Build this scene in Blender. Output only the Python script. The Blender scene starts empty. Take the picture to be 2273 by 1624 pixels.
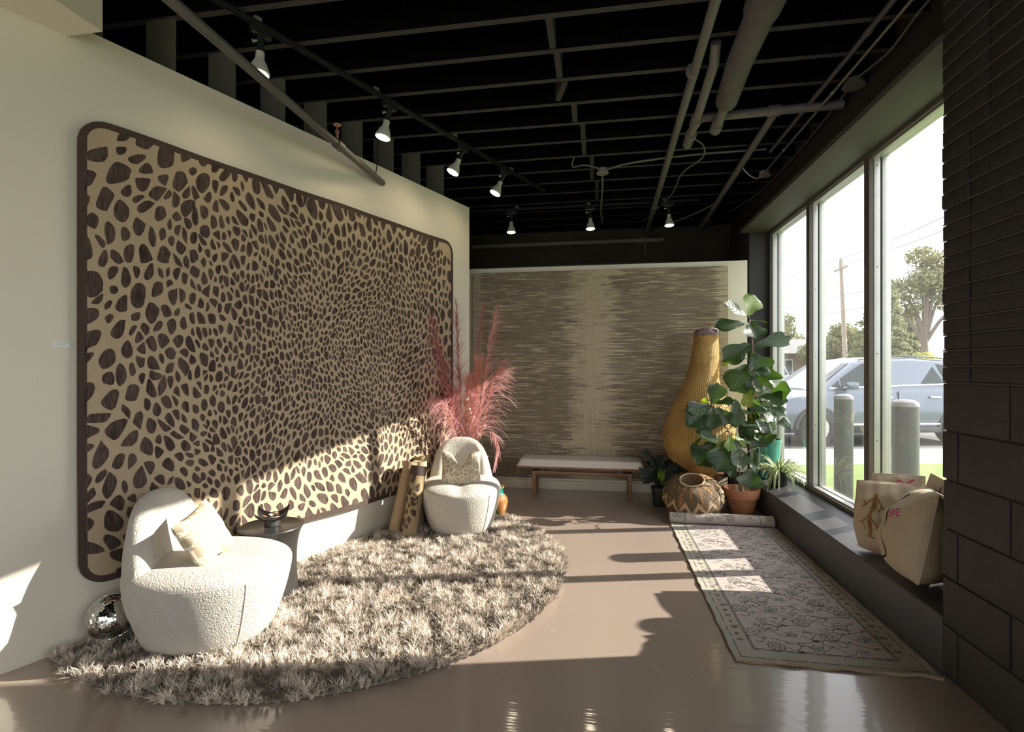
import bpy, bmesh, math, random
import numpy as np
from mathutils import Vector, Matrix, noise as mnoise

SC = bpy.context.scene
COL = SC.collection
pi = math.pi
R = math.radians
random.seed(7)
rng = np.random.default_rng(7)

# ------------------------------------------------------------------ camera
CAM_F, CAM_U0, CAM_V0, CAM_H = 1140.0, 1136.5, 817.0, 1.4
YAW = R(9.39)
cd = bpy.data.cameras.new('camera')
cam = bpy.data.objects.new('camera', cd)
COL.objects.link(cam)
cam.location = (0, 0, CAM_H)
cam.rotation_euler = (pi / 2, 0, YAW)
cd.sensor_width = 36.0
cd.lens = 36.0 * CAM_F / 2273.0
cd.shift_y = (CAM_V0 - 812.0) / 2273.0
cd.clip_start = 0.05
cd.clip_end = 500
SC.camera = cam

# ------------------------------------------------------------------ world, sun, exposure
W = bpy.data.worlds.new('sky')
SC.world = W
W.use_nodes = True
bg = W.node_tree.nodes['Background']
bg.inputs['Color'].default_value = (0.96, 0.97, 1.03, 1)
bg.inputs['Strength'].default_value = 3.3
SUN_AZ, SUN_EL = R(14.0), R(26.9)
sd = bpy.data.lights.new('sun', 'SUN')
sd.energy = 15.0
sd.angle = R(0.55)
sd.color = (1.0, 0.925, 0.81)
sun = bpy.data.objects.new('sun', sd)
COL.objects.link(sun)
sun.location = (14, 8, 10)
sun.rotation_euler = Vector((math.cos(SUN_AZ) * math.cos(SUN_EL), math.sin(SUN_AZ) * math.cos(SUN_EL), math.sin(SUN_EL))).to_track_quat('Z', 'Y').to_euler()


def portal(name, x, y0, y1, z0, z1):
    ld = bpy.data.lights.new(name, 'AREA')
    ld.shape = 'RECTANGLE'
    ld.size = y1 - y0
    ld.size_y = z1 - z0
    ld.cycles.is_portal = True
    o = bpy.data.objects.new(name, ld)
    COL.objects.link(o)
    o.location = (x, (y0 + y1) / 2, (z0 + z1) / 2)
    o.rotation_euler = Matrix(((0, 0, 1), (1, 0, 0), (0, 1, 0))).to_euler()
    return o


portal('window_light_portal', 2.03, 2.95, 6.0, 0.30, 2.92)
portal('added_side_window_portal', 2.03, -3.3, 1.0, 0.28, 2.92)  # for the unseen side bay added to light the room

o_ = portal('added_front_window_portal', 0, -3.2, 1.4, 0.4, 2.9)  # for the window added in the front wall
o_.location = (-0.9, -5.18, 1.65)
o_.rotation_euler = (pi / 2, 0, pi)
SC.view_settings.view_transform = 'Standard'
SC.view_settings.look = 'None'
SC.view_settings.gamma = 1.0
SC.view_settings.use_curve_mapping = False
SC.view_settings.exposure = 0.08

# ------------------------------------------------------------------ helpers
FW = Vector((-math.sin(YAW), math.cos(YAW), 0))
RT = Vector((math.cos(YAW), math.sin(YAW), 0))
EYE = Vector((0, 0, CAM_H))


def at(u, v, D):
    """point seen at photograph pixel (u, v), D metres deep (used while laying out the room)"""
    return EYE + (FW + RT * ((u - CAM_U0) / CAM_F) + Vector((0, 0, (CAM_V0 - v) / CAM_F))) * D


# left partition frame: s along the wall, n out of it
WP = Vector((-2.689, 1.932, 0))
WD = Vector((0.362, 0.932, 0)).normalized()
WN = Vector((WD.y, -WD.x, 0))
WANG = math.atan2(WD.y, WD.x)


def wl(s, n, z):
    return WP + WD * s + WN * n + Vector((0, 0, z))


def node_mat(name, rough=0.6, color=(0.5, 0.5, 0.5), metal=0.0, spec=0.5, coat=0.0):
    m = bpy.data.materials.new(name)
    m.use_nodes = True
    nt = m.node_tree
    b = nt.nodes['Principled BSDF']
    b.inputs['Base Color'].default_value = (*color, 1)
    b.inputs['Roughness'].default_value = rough
    b.inputs['Metallic'].default_value = metal
    b.inputs['Specular IOR Level'].default_value = spec
    b.inputs['Coat Weight'].default_value = coat
    return m, nt, b


class G:
    """small node-graph helper"""

    def __init__(self, nt):
        self.nt = nt

    def n(self, t, ins=None, **props):
        nd = self.nt.nodes.new(t)
        for k, v in props.items():
            setattr(nd, k, v)
        for k, v in (ins or {}).items():
            self.put(nd.inputs[k], v)
        return nd

    def put(self, sock, v):
        if isinstance(v, bpy.types.NodeSocket):
            self.nt.links.new(v, sock)
        elif isinstance(v, bpy.types.Node):
            self.nt.links.new(v.outputs[0], sock)
        else:
            sock.default_value = v

    def m(self, op, a, b=0.0, c=0.0, clamp=False):
        nd = self.nt.nodes.new('ShaderNodeMath')
        nd.operation = op
        nd.use_clamp = clamp
        for i, x in enumerate((a, b, c)):
            self.put(nd.inputs[i], x)
        return nd.outputs[0]

    def mix(self, f, a, b):
        nd = self.nt.nodes.new('ShaderNodeMix')
        nd.data_type = 'RGBA'
        self.put(nd.inputs[0], f)
        for i, x in ((6, a), (7, b)):
            if isinstance(x, tuple) and len(x) == 3:
                x = (*x, 1)
            self.put(nd.inputs[i], x)
        return nd.outputs[2]

    def ramp(self, f, p0, p1):
        nd = self.nt.nodes.new('ShaderNodeMapRange')
        nd.interpolation_type = 'SMOOTHSTEP'
        self.put(nd.inputs[0], f)
        nd.inputs[1].default_value = p0
        nd.inputs[2].default_value = p1
        return nd.outputs[0]

    def coord(self, which='Object'):
        return self.n('ShaderNodeTexCoord').outputs[which]

    def sep(self, v):
        nd = self.n('ShaderNodeSeparateXYZ', {0: v})
        return nd.outputs[0], nd.outputs[1], nd.outputs[2]

    def comb(self, x, y, z):
        return self.n('ShaderNodeCombineXYZ', {0: x, 1: y, 2: z}).outputs[0]

    def scale(self, v, s):
        nd = self.n('ShaderNodeVectorMath', operation='MULTIPLY')
        self.put(nd.inputs[0], v)
        nd.inputs[1].default_value = s
        return nd.outputs[0]

    def noise(self, v, scale, detail=3.0, rough=0.5):
        return self.n('ShaderNodeTexNoise', {'Vector': v, 'Scale': scale, 'Detail': detail, 'Roughness': rough}).outputs[0]

    def bump(self, b, h, strength=0.3, dist=0.01):
        nd = self.n('ShaderNodeBump', {'Height': h, 'Strength': strength, 'Distance': dist})
        self.nt.links.new(nd.outputs[0], b.inputs['Normal'])


def plain(name, color, rough=0.6, metal=0.0, spec=0.5, var=0.12, vscale=6.0, bump=0.0, bscale=60.0, bdist=0.003, coat=0.0):
    m, nt, b = node_mat(name, rough, color, metal, spec, coat)
    g = G(nt)
    co = g.coord()
    if var:
        f = g.noise(co, vscale, 4)
        d = tuple(c * (1 - var) for c in color)
        e = tuple(min(1, c * (1 + var)) for c in color)
        g.put(b.inputs['Base Color'], g.mix(f, d, e))
    if bump:
        g.bump(b, g.noise(co, bscale, 4), bump, bdist)
    return m


def emit(name, color, strength):
    m = bpy.data.materials.new(name)
    m.use_nodes = True
    nt = m.node_tree
    nt.nodes.remove(nt.nodes['Principled BSDF'])
    e = nt.nodes.new('ShaderNodeEmission')
    e.inputs[0].default_value = (*color, 1)
    e.inputs[1].default_value = strength
    nt.links.new(e.outputs[0], nt.nodes['Material Output'].inputs[0])
    return m


class MB:
    """collects vertices and faces, then links them as ONE mesh object"""

    def __init__(self):
        self.v, self.f, self.mi = [], [], []

    def add(self, vs, fs, mi=0):
        o = len(self.v)
        self.v += [tuple(p) for p in vs]
        self.f += [tuple(i + o for i in f) for f in fs]
        self.mi += [mi] * len(fs)
        return self

    def box(self, x0, x1, y0, y1, z0, z1, mi=0, M=None):
        vs = [Vector((x, y, z)) for x in (x0, x1) for y in (y0, y1) for z in (z0, z1)]
        if M is not None:
            vs = [M @ p for p in vs]
        fs = [(0, 1, 3, 2), (4, 6, 7, 5), (0, 4, 5, 1), (2, 3, 7, 6), (0, 2, 6, 4), (1, 5, 7, 3)]     # fifth: underside
        return self.add(vs, fs, mi)

    def bbox(self, x0, x1, y0, y1, z0, z1, r=0.01, mi=0, M=None):
        """box with chamfered edges"""
        bm = bmesh.new()
        bmesh.ops.create_cube(bm, size=1)
        for p in bm.verts:
            p.co = Vector(((x0 + x1) / 2 + p.co.x * (x1 - x0), (y0 + y1) / 2 + p.co.y * (y1 - y0), (z0 + z1) / 2 + p.co.z * (z1 - z0)))
        bmesh.ops.bevel(bm, geom=bm.edges[:], offset=r, segments=2, affect='EDGES', profile=0.6)
        bm.verts.index_update()
        vs = [p.co.copy() for p in bm.verts]
        fs = [[q.index for q in f.verts] for f in bm.faces]
        bm.free()
        if M is not None:
            vs = [M @ p for p in vs]
        return self.add(vs, fs, mi)

    def lathe(self, prof, n=32, mi=0, M=None, sx=1.0, sy=1.0):
        vs, fs = [], []
        for r, z in prof:
            for k in range(n):
                a = 2 * pi * k / n
                vs.append(Vector((r * sx * math.cos(a), r * sy * math.sin(a), z)))
        for i in range(len(prof) - 1):
            for k in range(n):
                a, b = i * n + k, i * n + (k + 1) % n
                fs.append((a, b, b + n, a + n))
        if prof[0][0] > 1e-5:
            fs.append(tuple(range(n))[::-1])
        if prof[-1][0] > 1e-5:
            fs.append(tuple((len(prof) - 1) * n + k for k in range(n)))
        if M is not None:
            vs = [M @ p for p in vs]
        return self.add(vs, fs, mi)

    def tube(self, pts, r, n=8, mi=0, caps=True):
        pts = [Vector(p) for p in pts]
        rs = r if isinstance(r, (list, tuple)) else [r] * len(pts)
        vs, fs = [], []
        prev = None
        for i, p in enumerate(pts):
            t = (pts[min(i + 1, len(pts) - 1)] - pts[max(i - 1, 0)]).normalized()
            if prev is None:
                ref = Vector((0, 0, 1)) if abs(t.z) < 0.9 else Vector((1, 0, 0))
                a = t.cross(ref).normalized()
            else:
                a = (prev - t * prev.dot(t)).normalized()
            prev = a
            b = t.cross(a)
            for k in range(n):
                w = 2 * pi * k / n
                vs.append(p + (a * math.cos(w) + b * math.sin(w)) * rs[i])
        for i in range(len(pts) - 1):
            for k in range(n):
                x, y = i * n + k, i * n + (k + 1) % n
                fs.append((x, y, y + n, x + n))
        if caps:
            fs.append(tuple(range(n))[::-1])
            fs.append(tuple((len(pts) - 1) * n + k for k in range(n)))
        return self.add(vs, fs, mi)

    def grid(self, fn, nu, nv, mi=0):
        vs = [fn(i / nu, j / nv) for i in range(nu + 1) for j in range(nv + 1)]
        fs = []
        for i in range(nu):
            for j in range(nv):
                a = i * (nv + 1) + j
                fs.append((a, a + nv + 1, a + nv + 2, a + 1))
        return self.add(vs, fs, mi)

    def ribbon(self, pts, w, z, mi=0):
        """flat ribbon in the XY plane along pts"""
        P = [Vector((p[0], p[1])) for p in pts]
        vs, fs = [], []
        for i, p in enumerate(P):
            t = P[min(i + 1, len(P) - 1)] - P[max(i - 1, 0)]
            if t.length < 1e-9:
                t = Vector((1, 0))
            t.normalize()
            nrm = Vector((-t.y, t.x)) * (w / 2)
            vs += [(p.x + nrm.x, p.y + nrm.y, z), (p.x - nrm.x, p.y - nrm.y, z)]
        for i in range(len(P) - 1):
            fs.append((2 * i, 2 * i + 1, 2 * i + 3, 2 * i + 2))
        return self.add(vs, fs, mi)

    def build(self, name, mats, parent=None, smooth=True, loc=None, rot=None, sharp=None):
        me = bpy.data.meshes.new(name)
        me.from_pydata([tuple(p) for p in self.v], [], self.f)
        mats = mats if isinstance(mats, (list, tuple)) else [mats]
        for m in mats:
            me.materials.append(m)
        if len(mats) > 1:
            me.polygons.foreach_set('material_index', self.mi)
        if smooth:
            me.polygons.foreach_set('use_smooth', [True] * len(me.polygons))
            me.set_sharp_from_angle(angle=R(sharp if sharp else 38))
        me.update()
        o = bpy.data.objects.new(name, me)
        COL.objects.link(o)
        if parent is not None:
            o.parent = parent
        if loc is not None:
            o.location = loc
        if rot is not None:
            o.rotation_euler = rot
        return o


def fix_normals(o):
    bm = bmesh.new()
    bm.from_mesh(o.data)
    bmesh.ops.recalc_face_normals(bm, faces=bm.faces[:])
    bm.to_mesh(o.data)
    bm.free()
    return o


def tag(o, label=None, cat=None, group=None, kind=None):
    if label:
        o['label'] = label
    if cat:
        o['category'] = cat
    if group:
        o['group'] = group
    if kind:
        o['kind'] = kind
    return o


def thing(name, label, cat, loc=(0, 0, 0), rz=0.0, group=None, rot=None):
    o = bpy.data.objects.new(name, None)
    COL.objects.link(o)
    o.empty_display_size = 0.1
    o.location = loc
    o.rotation_euler = rot if rot is not None else (0, 0, rz)
    return tag(o, label, cat, group)


def struct_root(name, loc=(0, 0, 0)):
    o = bpy.data.objects.new(name, None)
    COL.objects.link(o)
    o.location = loc
    o['kind'] = 'structure'
    return o


def S(o, label=None):
    o['kind'] = 'structure'
    if label:
        o['label'] = label
    return o


def copy_tree(o, parent=None):
    c = o.copy()
    COL.objects.link(c)
    if parent is not None:
        c.parent = parent
    for ch in list(o.children):
        copy_tree(ch, c)
    return c


def smoothpath(pts, k=6):
    """Catmull-Rom through pts"""
    P = [Vector(p) for p in pts]
    P = [P[0] * 2 - P[1]] + P + [P[-1] * 2 - P[-2]]
    out = []
    for i in range(1, len(P) - 2):
        for j in range(k):
            t = j / k
            a, b, c, d = P[i - 1], P[i], P[i + 1], P[i + 2]
            out.append(0.5 * ((2 * b) + (c - a) * t + (2 * a - 5 * b + 4 * c - d) * t * t + (3 * b - a - 3 * c + d) * t ** 3))
    out.append(P[-2])
    return out


# ------------------------------------------------------------------ materials of the shell
def mat_floor():
    m, nt, b = node_mat('polished_concrete', 0.3, (0.5, 0.42, 0.34), spec=0.5)
    g = G(nt)
    co = g.n('ShaderNodeMapping', {'Vector': g.coord(), 'Location': (3.3, 1.7, 0.37)}).outputs[0]
    f = g.noise(co, 0.9, 0)
    c = g.mix(f, (0.30, 0.236, 0.198), (0.335, 0.268, 0.226))
    g.put(b.inputs['Base Color'], c)
    b.inputs['Roughness'].default_value = 0.28
    b.inputs['Coat Weight'].default_value = 0.7
    b.inputs['Coat Roughness'].default_value = 0.065
    # trowel and polishing marks: shallow streaks in a few directions, felt only in the gloss
    h = None
    for rz, sc_ in ((0.5, (2.0, 34, 1)), (-0.9, (2.0, 30, 1)), (1.9, (2.5, 38, 1))):
        mp = g.n('ShaderNodeMapping', {'Vector': co, 'Rotation': (0, 0, rz), 'Scale': sc_})
        q = g.noise(mp.outputs[0], 1.0, 2)
        h = q if h is None else g.m('ADD', h, q)
    nd = g.n('ShaderNodeBump', {'Height': h, 'Strength': 0.05, 'Distance': 0.01})
    nt.links.new(nd.outputs[0], b.inputs['Coat Normal'])
    return m


M_floor = mat_floor()
M_wall = plain('cream_wall_paint', (0.70, 0.655, 0.545), 0.55, var=0.03, vscale=2.0, bump=0.05, bscale=220, bdist=0.001)
M_wall2 = plain('cream_back_wall_paint', (0.72, 0.67, 0.555), 0.55, var=0.03, vscale=2.0, bump=0.05, bscale=220, bdist=0.001)
M_black = plain('black_paint', (0.022, 0.021, 0.021), 0.7, var=0.25, bump=0.2, bscale=40)
M_deck = plain('black_deck_paint', (0.0025, 0.0025, 0.0025), 0.95, spec=0.05, var=0.2)
M_joist = plain('dark_grey_timber_and_lit_underside', (0.062, 0.058, 0.055), 0.8, spec=0.2, var=0.35, vscale=9, bump=0.3, bscale=50)
M_joist2 = plain('old_painted_block', (0.07, 0.066, 0.06), 0.8, var=0.4, vscale=5, bump=0.3, bscale=30)
M_brace = plain('grey_green_brace_paint', (0.10, 0.10, 0.072), 0.8, var=0.1)
M_header = plain('dark_brown_header_paint', (0.032, 0.027, 0.024), 0.8, var=0.3, vscale=8)
M_soffit = plain('charcoal_soffit_paint', (0.066, 0.064, 0.056), 0.6, var=0.15, vscale=3)
M_sill = plain('charcoal_ledge_paint', (0.075, 0.074, 0.08), 0.42, var=0.2, vscale=8, bump=0.08, bscale=70)
M_brick = plain('black_painted_brick', (0.027, 0.0245, 0.0245), 0.6, var=0.3, vscale=12, bump=0.5, bscale=70, bdist=0.004)
M_block = plain('black_painted_block', (0.038, 0.034, 0.0325), 0.65, var=0.25, vscale=9, bump=0.6, bscale=90, bdist=0.004)
M_mortar = plain('black_painted_mortar', (0.028, 0.026, 0.026), 0.75, var=0.3, vscale=30, bump=0.6, bscale=60, bdist=0.006)
M_bead = plain('black_painted_mortar_bead', (0.06, 0.054, 0.053), 0.6, var=0.3, vscale=30)
M_concrete = plain('stained_grey_concrete', (0.05, 0.045, 0.03), 0.9, spec=0.2, var=0.5, vscale=2.5)
M_base = plain('cream_baseboard_paint', (0.66, 0.60, 0.48), 0.45, var=0.04)
M_pipe = plain('grey_painted_pipe', (0.16, 0.155, 0.14), 0.5, var=0.2, vscale=12)
M_pipe_dark = plain('charcoal_painted_pipe', (0.10, 0.096, 0.088), 0.5, var=0.2, vscale=10)
M_pipe_thick = plain('grey_insulated_pipe', (0.11, 0.106, 0.10), 0.8, var=0.3, vscale=10, bump=0.5, bscale=40)
M_conduit = plain('galvanised_conduit', (0.55, 0.53, 0.47), 0.35, metal=0.9, var=0.15)
M_blackmetal = plain('black_metal', (0.02, 0.02, 0.02), 0.35, var=0.15)
M_alu = plain('aluminium_frame', (0.46, 0.47, 0.44), 0.4, metal=0.55, var=0.12, vscale=12)
M_framewood = plain('brown_frame_paint', (0.10, 0.085, 0.075), 0.5, var=0.2, vscale=14)


def mat_glass():
    m = bpy.data.materials.new('window_glass')
    m.use_nodes = True
    nt = m.node_tree
    nt.nodes.remove(nt.nodes['Principled BSDF'])
    g = G(nt)
    tr = g.n('ShaderNodeBsdfTransparent', {0: (0.945, 0.952, 0.945, 1)})
    gl = g.n('ShaderNodeBsdfGlossy', {0: (1, 1, 1, 1), 'Roughness': 0.0})
    fr = g.n('ShaderNodeFresnel', {0: 1.5})
    bf = g.n('ShaderNodeNewGeometry').outputs['Backfacing']
    fac = g.m('MULTIPLY', fr.outputs[0], g.m('SUBTRACT', 1.0, bf))     # reflect once per pane, no total internal reflection
    mx = g.n('ShaderNodeMixShader', {0: fac, 1: tr.outputs[0], 2: gl.outputs[0]})
    # faint dust film
    df = g.n('ShaderNodeBsdfTranslucent', {0: (0.8, 0.8, 0.78, 1)})
    mx2 = g.n('ShaderNodeMixShader', {0: 0.012, 1: mx.outputs[0], 2: df.outputs[0]})
    nt.links.new(mx2.outputs[0], nt.nodes['Material Output'].inputs[0])
    return m


M_glass = mat_glass()

# ================================================================== SETTING
# floor slab
flo = S(MB().box(-6.0, 2.0, -5.0, 7.9, -0.12, 0.0).build('floor', M_floor, smooth=False), 'polished taupe concrete floor')
m_ = MB()
q_ = random.Random(8)
for k_ in range(60):
    x_, y_, a_ = q_.uniform(-0.6, 1.5), q_.uniform(1.8, 5.4), q_.choice((0.7, 0.8, -0.6, 2.2)) + q_.uniform(-0.3, 0.3)
    L_, b_ = q_.uniform(0.04, 0.24), q_.uniform(-0.12, 0.12)
    m_.ribbon([(x_ + L_ * t_ * math.cos(a_ + b_ * t_), y_ + L_ * t_ * math.sin(a_ + b_ * t_)) for t_ in (0, .25, .5, .75, 1)], q_.uniform(0.0006, 0.0013), 0.0002)
S(m_.build('scratch', plain('scuffed_concrete', (0.56, 0.49, 0.42), 0.5), flo, smooth=False))

# left angled partition
wo = S(MB().box(-7.2, 3.69, 0.0, 0.12, 0.0, 3.125).build('wall_left', M_wall, smooth=False, loc=WP, rot=(0, 0, WANG)), 'angled cream partition wall')
# timber braces from the partition's top up to the joists
JOIST_Z, JOIST_H = 3.45, 0.24
JY = [2.986 + 0.338 * k for k in range(-24, 15)]
for y in JY:
    s = (y - WP.y) / WD.y
    if -0.2 < s < 3.6:
        b = MB().box(-0.20, -0.02, -0.005, 0.02, 3.1, JOIST_Z + 0.01, M=Matrix.Translation((WP + WD * s).to_tuple()) @ Matrix.Translation((-0.02, 0, 0))).build('brace', M_brace, smooth=False)
        b.parent = wo
        b.matrix_parent_inverse = Matrix.LocRotScale(WP, Matrix.Rotation(WANG, 3, 'Z').to_quaternion(), None).inverted()

# back partition with skirting
S(MB().box(-3.2, 1.625, 5.97, 6.08, 0.0, 2.582).build('wall_back', M_wall2, smooth=False), 'cream rear partition')
S(MB().bbox(-3.2, 1.625, 5.95, 5.97, 0.0, 0.098, 0.004).build('baseboard_back', M_base), 'cream baseboard under the striped rug')
# masonry back wall of the building
S(MB().box(-6.0, 2.4, 7.75, 7.95, 0.0, 3.75).build('wall_rear', M_concrete, smooth=False), 'stained masonry wall above the rear partition')
S(MB().box(-6.2, -6.0, -5.0, 7.95, 0.0, 3.75).build('wall_far_left', M_wall, smooth=False))
wf = S(MB().box(-6.2, -3.2, -5.2, -5.0, 0.0, 3.75).box(1.4, 2.0, -5.2, -5.0, 0.0, 3.75).box(-3.2, 1.4, -5.2, -5.0, 0.0, 0.4).box(-3.2, 1.4, -5.2, -5.0, 2.9, 3.75).build('wall_front', M_wall, smooth=False))
# bulkhead in the upper left
S(MB().box(-5.9, -2.393, -1.5, 2.158, 3.05, 3.74).build('bulkhead_wall', M_wall2, smooth=False), 'cream boxed bulkhead')

# ceiling deck with joists
ce = S(MB().box(-6.2, 2.0, -5.2, 7.95, 3.72, 3.84).build('ceiling', M_deck, smooth=False), 'black ceiling deck')
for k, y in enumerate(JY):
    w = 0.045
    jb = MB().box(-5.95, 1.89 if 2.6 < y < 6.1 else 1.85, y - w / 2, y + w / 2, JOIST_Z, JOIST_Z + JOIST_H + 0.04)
    jb.mi[4] = 1  # paler underside: light bounced off the floor, put into the colour
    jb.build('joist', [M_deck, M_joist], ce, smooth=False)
# blocking between joists, staggered
blocks = [(0.27, 0.43, 0), (0.24, 0.36, 1), (0.22, 0.30, 2), (0.34, 0.30, 3), (0.41, 0.38, 4), (0.41, 0.37, 5), (0.48, 0.44, 6), (0.47, 0.45, 7), (0.52, 0.5, 8), (0.51, 0.5, 9), (0.56, 0.55, 10)]
for (xa, xb, k) in blocks:
    y0, y1 = 2.986 + 0.338 * k + 0.0225, 2.986 + 0.338 * (k + 1) - 0.0225
    xx = {0: -0.28, 1: -0.26, 2: -0.26, 3: -0.18, 4: -0.12, 5: -0.12, 6: -0.05, 7: -0.05, 8: 0.0, 9: 0.0, 10: 0.05}[k]
    z0 = JOIST_Z + 0.004
    if k == 2:
        Mx = Matrix.Translation((xx, (y0 + y1) / 2, z0 + 0.1)) @ Matrix.Rotation(R(16), 4, 'Z')
        MB().box(-0.02, 0.02, -0.13, 0.13, -0.1, 0.08, M=Mx).build('bridging', M_joist, ce, smooth=False)
    else:
        MB().box(xx - 0.02, xx + 0.02, y0, y1, z0, z0 + 0.2).build('bridging', M_joist, ce, smooth=False)

# window wall: header, soffit, ledge, far column, pier
S(MB().box(1.885, 2.0, 2.64, 7.75, 2.93, 3.74).build('lintel_beam', M_header, smooth=False), 'dark brown header beam over the windows')
S(MB().bbox(1.555, 1.98, 2.64, 6.02, 2.893, 2.935, 0.006).build('soffit_ceiling', M_soffit), 'charcoal soffit board over the windows')
m_ = MB()
prof_ = [(1.56, 0.0), (1.56, 0.254), (1.568, 0.262), (1.862, 0.312), (1.99, 0.318), (1.99, 0.0)]
k_ = len(prof_)
m_.add([(x, 2.64, z) for x, z in prof_] + [(x, 6.06, z) for x, z in prof_], [tuple(range(k_)), tuple(range(k_, 2 * k_))[::-1]] + [(i, i + k_, (i + 1) % k_ + k_, (i + 1) % k_) for i in range(k_)])
S(fix_normals(m_.build('window_sill_ledge', M_sill, smooth=False)), 'charcoal window ledge')
S(MB().box(1.665, 2.02, 6.04, 6.9, 0.0, 3.03).build('wall_column', M_black, smooth=False), 'black brick column at the far end of the windows')
S(MB().box(1.90, 2.1, 6.9, 7.75, 0.0, 3.74).build('wall_right_rear', M_black, smooth=False))
S(MB().box(1.86, 2.1, -5.0, -3.3, 0.0, 3.74).build('wall_right_front', M_black, smooth=False))
S(MB().box(1.86, 2.1, -3.3, 1.0, 0.0, 0.28).build('wall_right_low', M_black, smooth=False))
S(MB().box(1.86, 2.1, -3.3, 1.0, 2.92, 3.74).build('wall_right_high', M_black, smooth=False))
S(MB().box(1.96, 2.06, 2.9, 6.04, -0.1, 0.30).build('wall_below_window', M_black, smooth=False))

# brick pier: mortar core with bricks and blocks proud of it
pier = S(MB().box(1.569, 2.1, 1.0, 2.628, 0.0, 3.74).build('wall_right', M_mortar, smooth=False), 'black painted brick and block pier')
S(MB().box(1.86, 2.02, 2.62, 2.94, 0.0, 3.05).build('wall_right_return', M_black, smooth=False))
brng = random.Random(3)


def brick(name, y0, y1, z0, z1, mat, j=0.0025):
    dx = brng.uniform(-j, j)
    e = brng.uniform(-0.006, 0.004) if y1 > 2.6 else 0
    m = MB()
    m.bbox(1.56 + dx, 1.70, y0, y1 + e, z0, z1, 0.005)
    return m.build(name, mat, pier)


z = 0.018
row = 0
zs = [0.0, 0.018, 0.238, 0.458, 0.678, 0.898, 1.118, 1.336]
for i in range(len(zs) - 1):
    z0, z1 = zs[i] + 0.004, zs[i + 1] - 0.005
    joint = 2.251 if i % 2 == 0 else 2.542
    ys = [2.64, joint, joint - 0.395, joint - 0.79, joint - 1.185]
    for a, c in zip(ys[1:], ys[:-1]):
        if c > 1.75 and z1 - z0 > 0.02:
            brick('block', a + 0.005, c - (0.005 if c < 2.63 else 0), z0, z1, M_block)
z = 1.336
r_ = 0
while z < 3.62:
    z0, z1 = z + 0.0045, z + 0.0715 - 0.0045
    joint = 2.466 if z < 2.35 else 2.356
    ys = [2.64, joint, joint - 0.42, joint - 0.84]
    for a, c in zip(ys[1:], ys[:-1]):
        if c > 1.75:
            brick('brick', a + 0.004, c - (0.004 if c < 2.63 else 0), z0, z1, M_brick, 0.0022)
    MB().tube([(1.5605 + brng.uniform(-.001, .001), 1.0 + 0.21 * q, z + brng.uniform(-.001, .001)) for q in range(8)] + [(1.561, 2.632, z)], 0.0046, 6).build('mortar_joint', M_bead, pier)
    z += 0.0715

# front window, three panes
def window(name, ys, z0, z1, xin=1.86, label=None):
    """ys = list of (y_start, y_end) glazed openings, far to near"""
    w = struct_root(name, (xin, 0, 0))
    if label:
        w['label'] = label
    ylo, yhi = min(a for a, b in ys), max(b for a, b in ys)
    f = MB()
    # head, sill rails and end jambs: brown inner cap and stepped aluminium rebate
    for (za, zb, s) in ((z0, z0 + 0.035, 1), (z1 - 0.035, z1, -1)):
        f.bbox(0.0, 0.045, ylo - 0.06, yhi + 0.06, za, zb, 0.004, mi=1)
        zc = zb if s > 0 else za
        f.bbox(0.02, 0.075, ylo - 0.05, yhi + 0.05, min(zc, zc + s * 0.012), max(zc, zc + s * 0.012), 0.002)
        f.bbox(0.075, 0.125, ylo - 0.05, yhi + 0.05, za, zb + (0.018 if s > 0 else 0), 0.003)
    f.bbox(0.0, 0.05, yhi, yhi + 0.05, z0, z1, 0.004, mi=1)
    f.bbox(0.02, 0.075, yhi - 0.014, yhi + 0.045, z0, z1, 0.002)
    f.bbox(0.075, 0.135, yhi - 0.03, yhi + 0.05, z0, z1, 0.003)
    f.bbox(0.0, 0.135, ylo - 0.05, ylo, z0, z1, 0.004, mi=1)
    f.build('frame', [M_alu, M_framewood], w)
    for i in range(len(ys) - 1):
        ya, yb = ys[i + 1][1], ys[i][0]
        mm = MB()
        mm.bbox(0.0, 0.04, ya, yb, z0 + 0.03, z1 - 0.03, 0.003, mi=1)
        mm.bbox(0.03, 0.07, ya - 0.004, yb + 0.004, z0 + 0.03, z1 - 0.03, 0.002)
        mm.bbox(0.068, 0.08, ya + 0.012, yb - 0.012, z0 + 0.03, z1 - 0.03, 0.002, mi=1)
        mm.bbox(0.08, 0.135, ya - 0.008, yb + 0.008, z0 + 0.03, z1 - 0.03, 0.003)
        mm.build('mullion', [M_alu, M_framewood], w)
        sc = MB()
        for zz in (0.9, 1.5, 2.1, 2.8):
            sc.lathe([(0.004, -0.002), (0.004, 0.002)], 8, M=Matrix.Translation((0.05, ya - 0.005, zz)) @ Matrix.Rotation(pi / 2, 4, 'X'))
        sc.build('screw', M_blackmetal, w)
    for (ya, yb) in ys:
        MB().box(0.098, 0.104, ya - 0.005, yb + 0.005, z0 + 0.03, z1 - 0.03).build('pane', M_glass, w, smooth=False)
    return w


window('window_1', [(5.0, 5.97), (3.985, 4.93), (2.985, 3.915)], 0.312, 2.90, label='three-pane aluminium storefront window')
w3 = window('added_window_3', [(-0.05, 1.38), (-1.6, -0.12), (-3.15, -1.67)], 0.4, 2.9, xin=0.0)  # unseen window added behind the camera to lift the ambient light
w3.location = (0, -4.99, 0)
w3.rotation_euler = (0, 0, -pi / 2)
window('added_window_2', [(-0.4, 0.95), (-1.83, -0.47), (-3.25, -1.9)], 0.28, 2.92)  # unseen bay added beside and behind the camera to light the room

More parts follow.
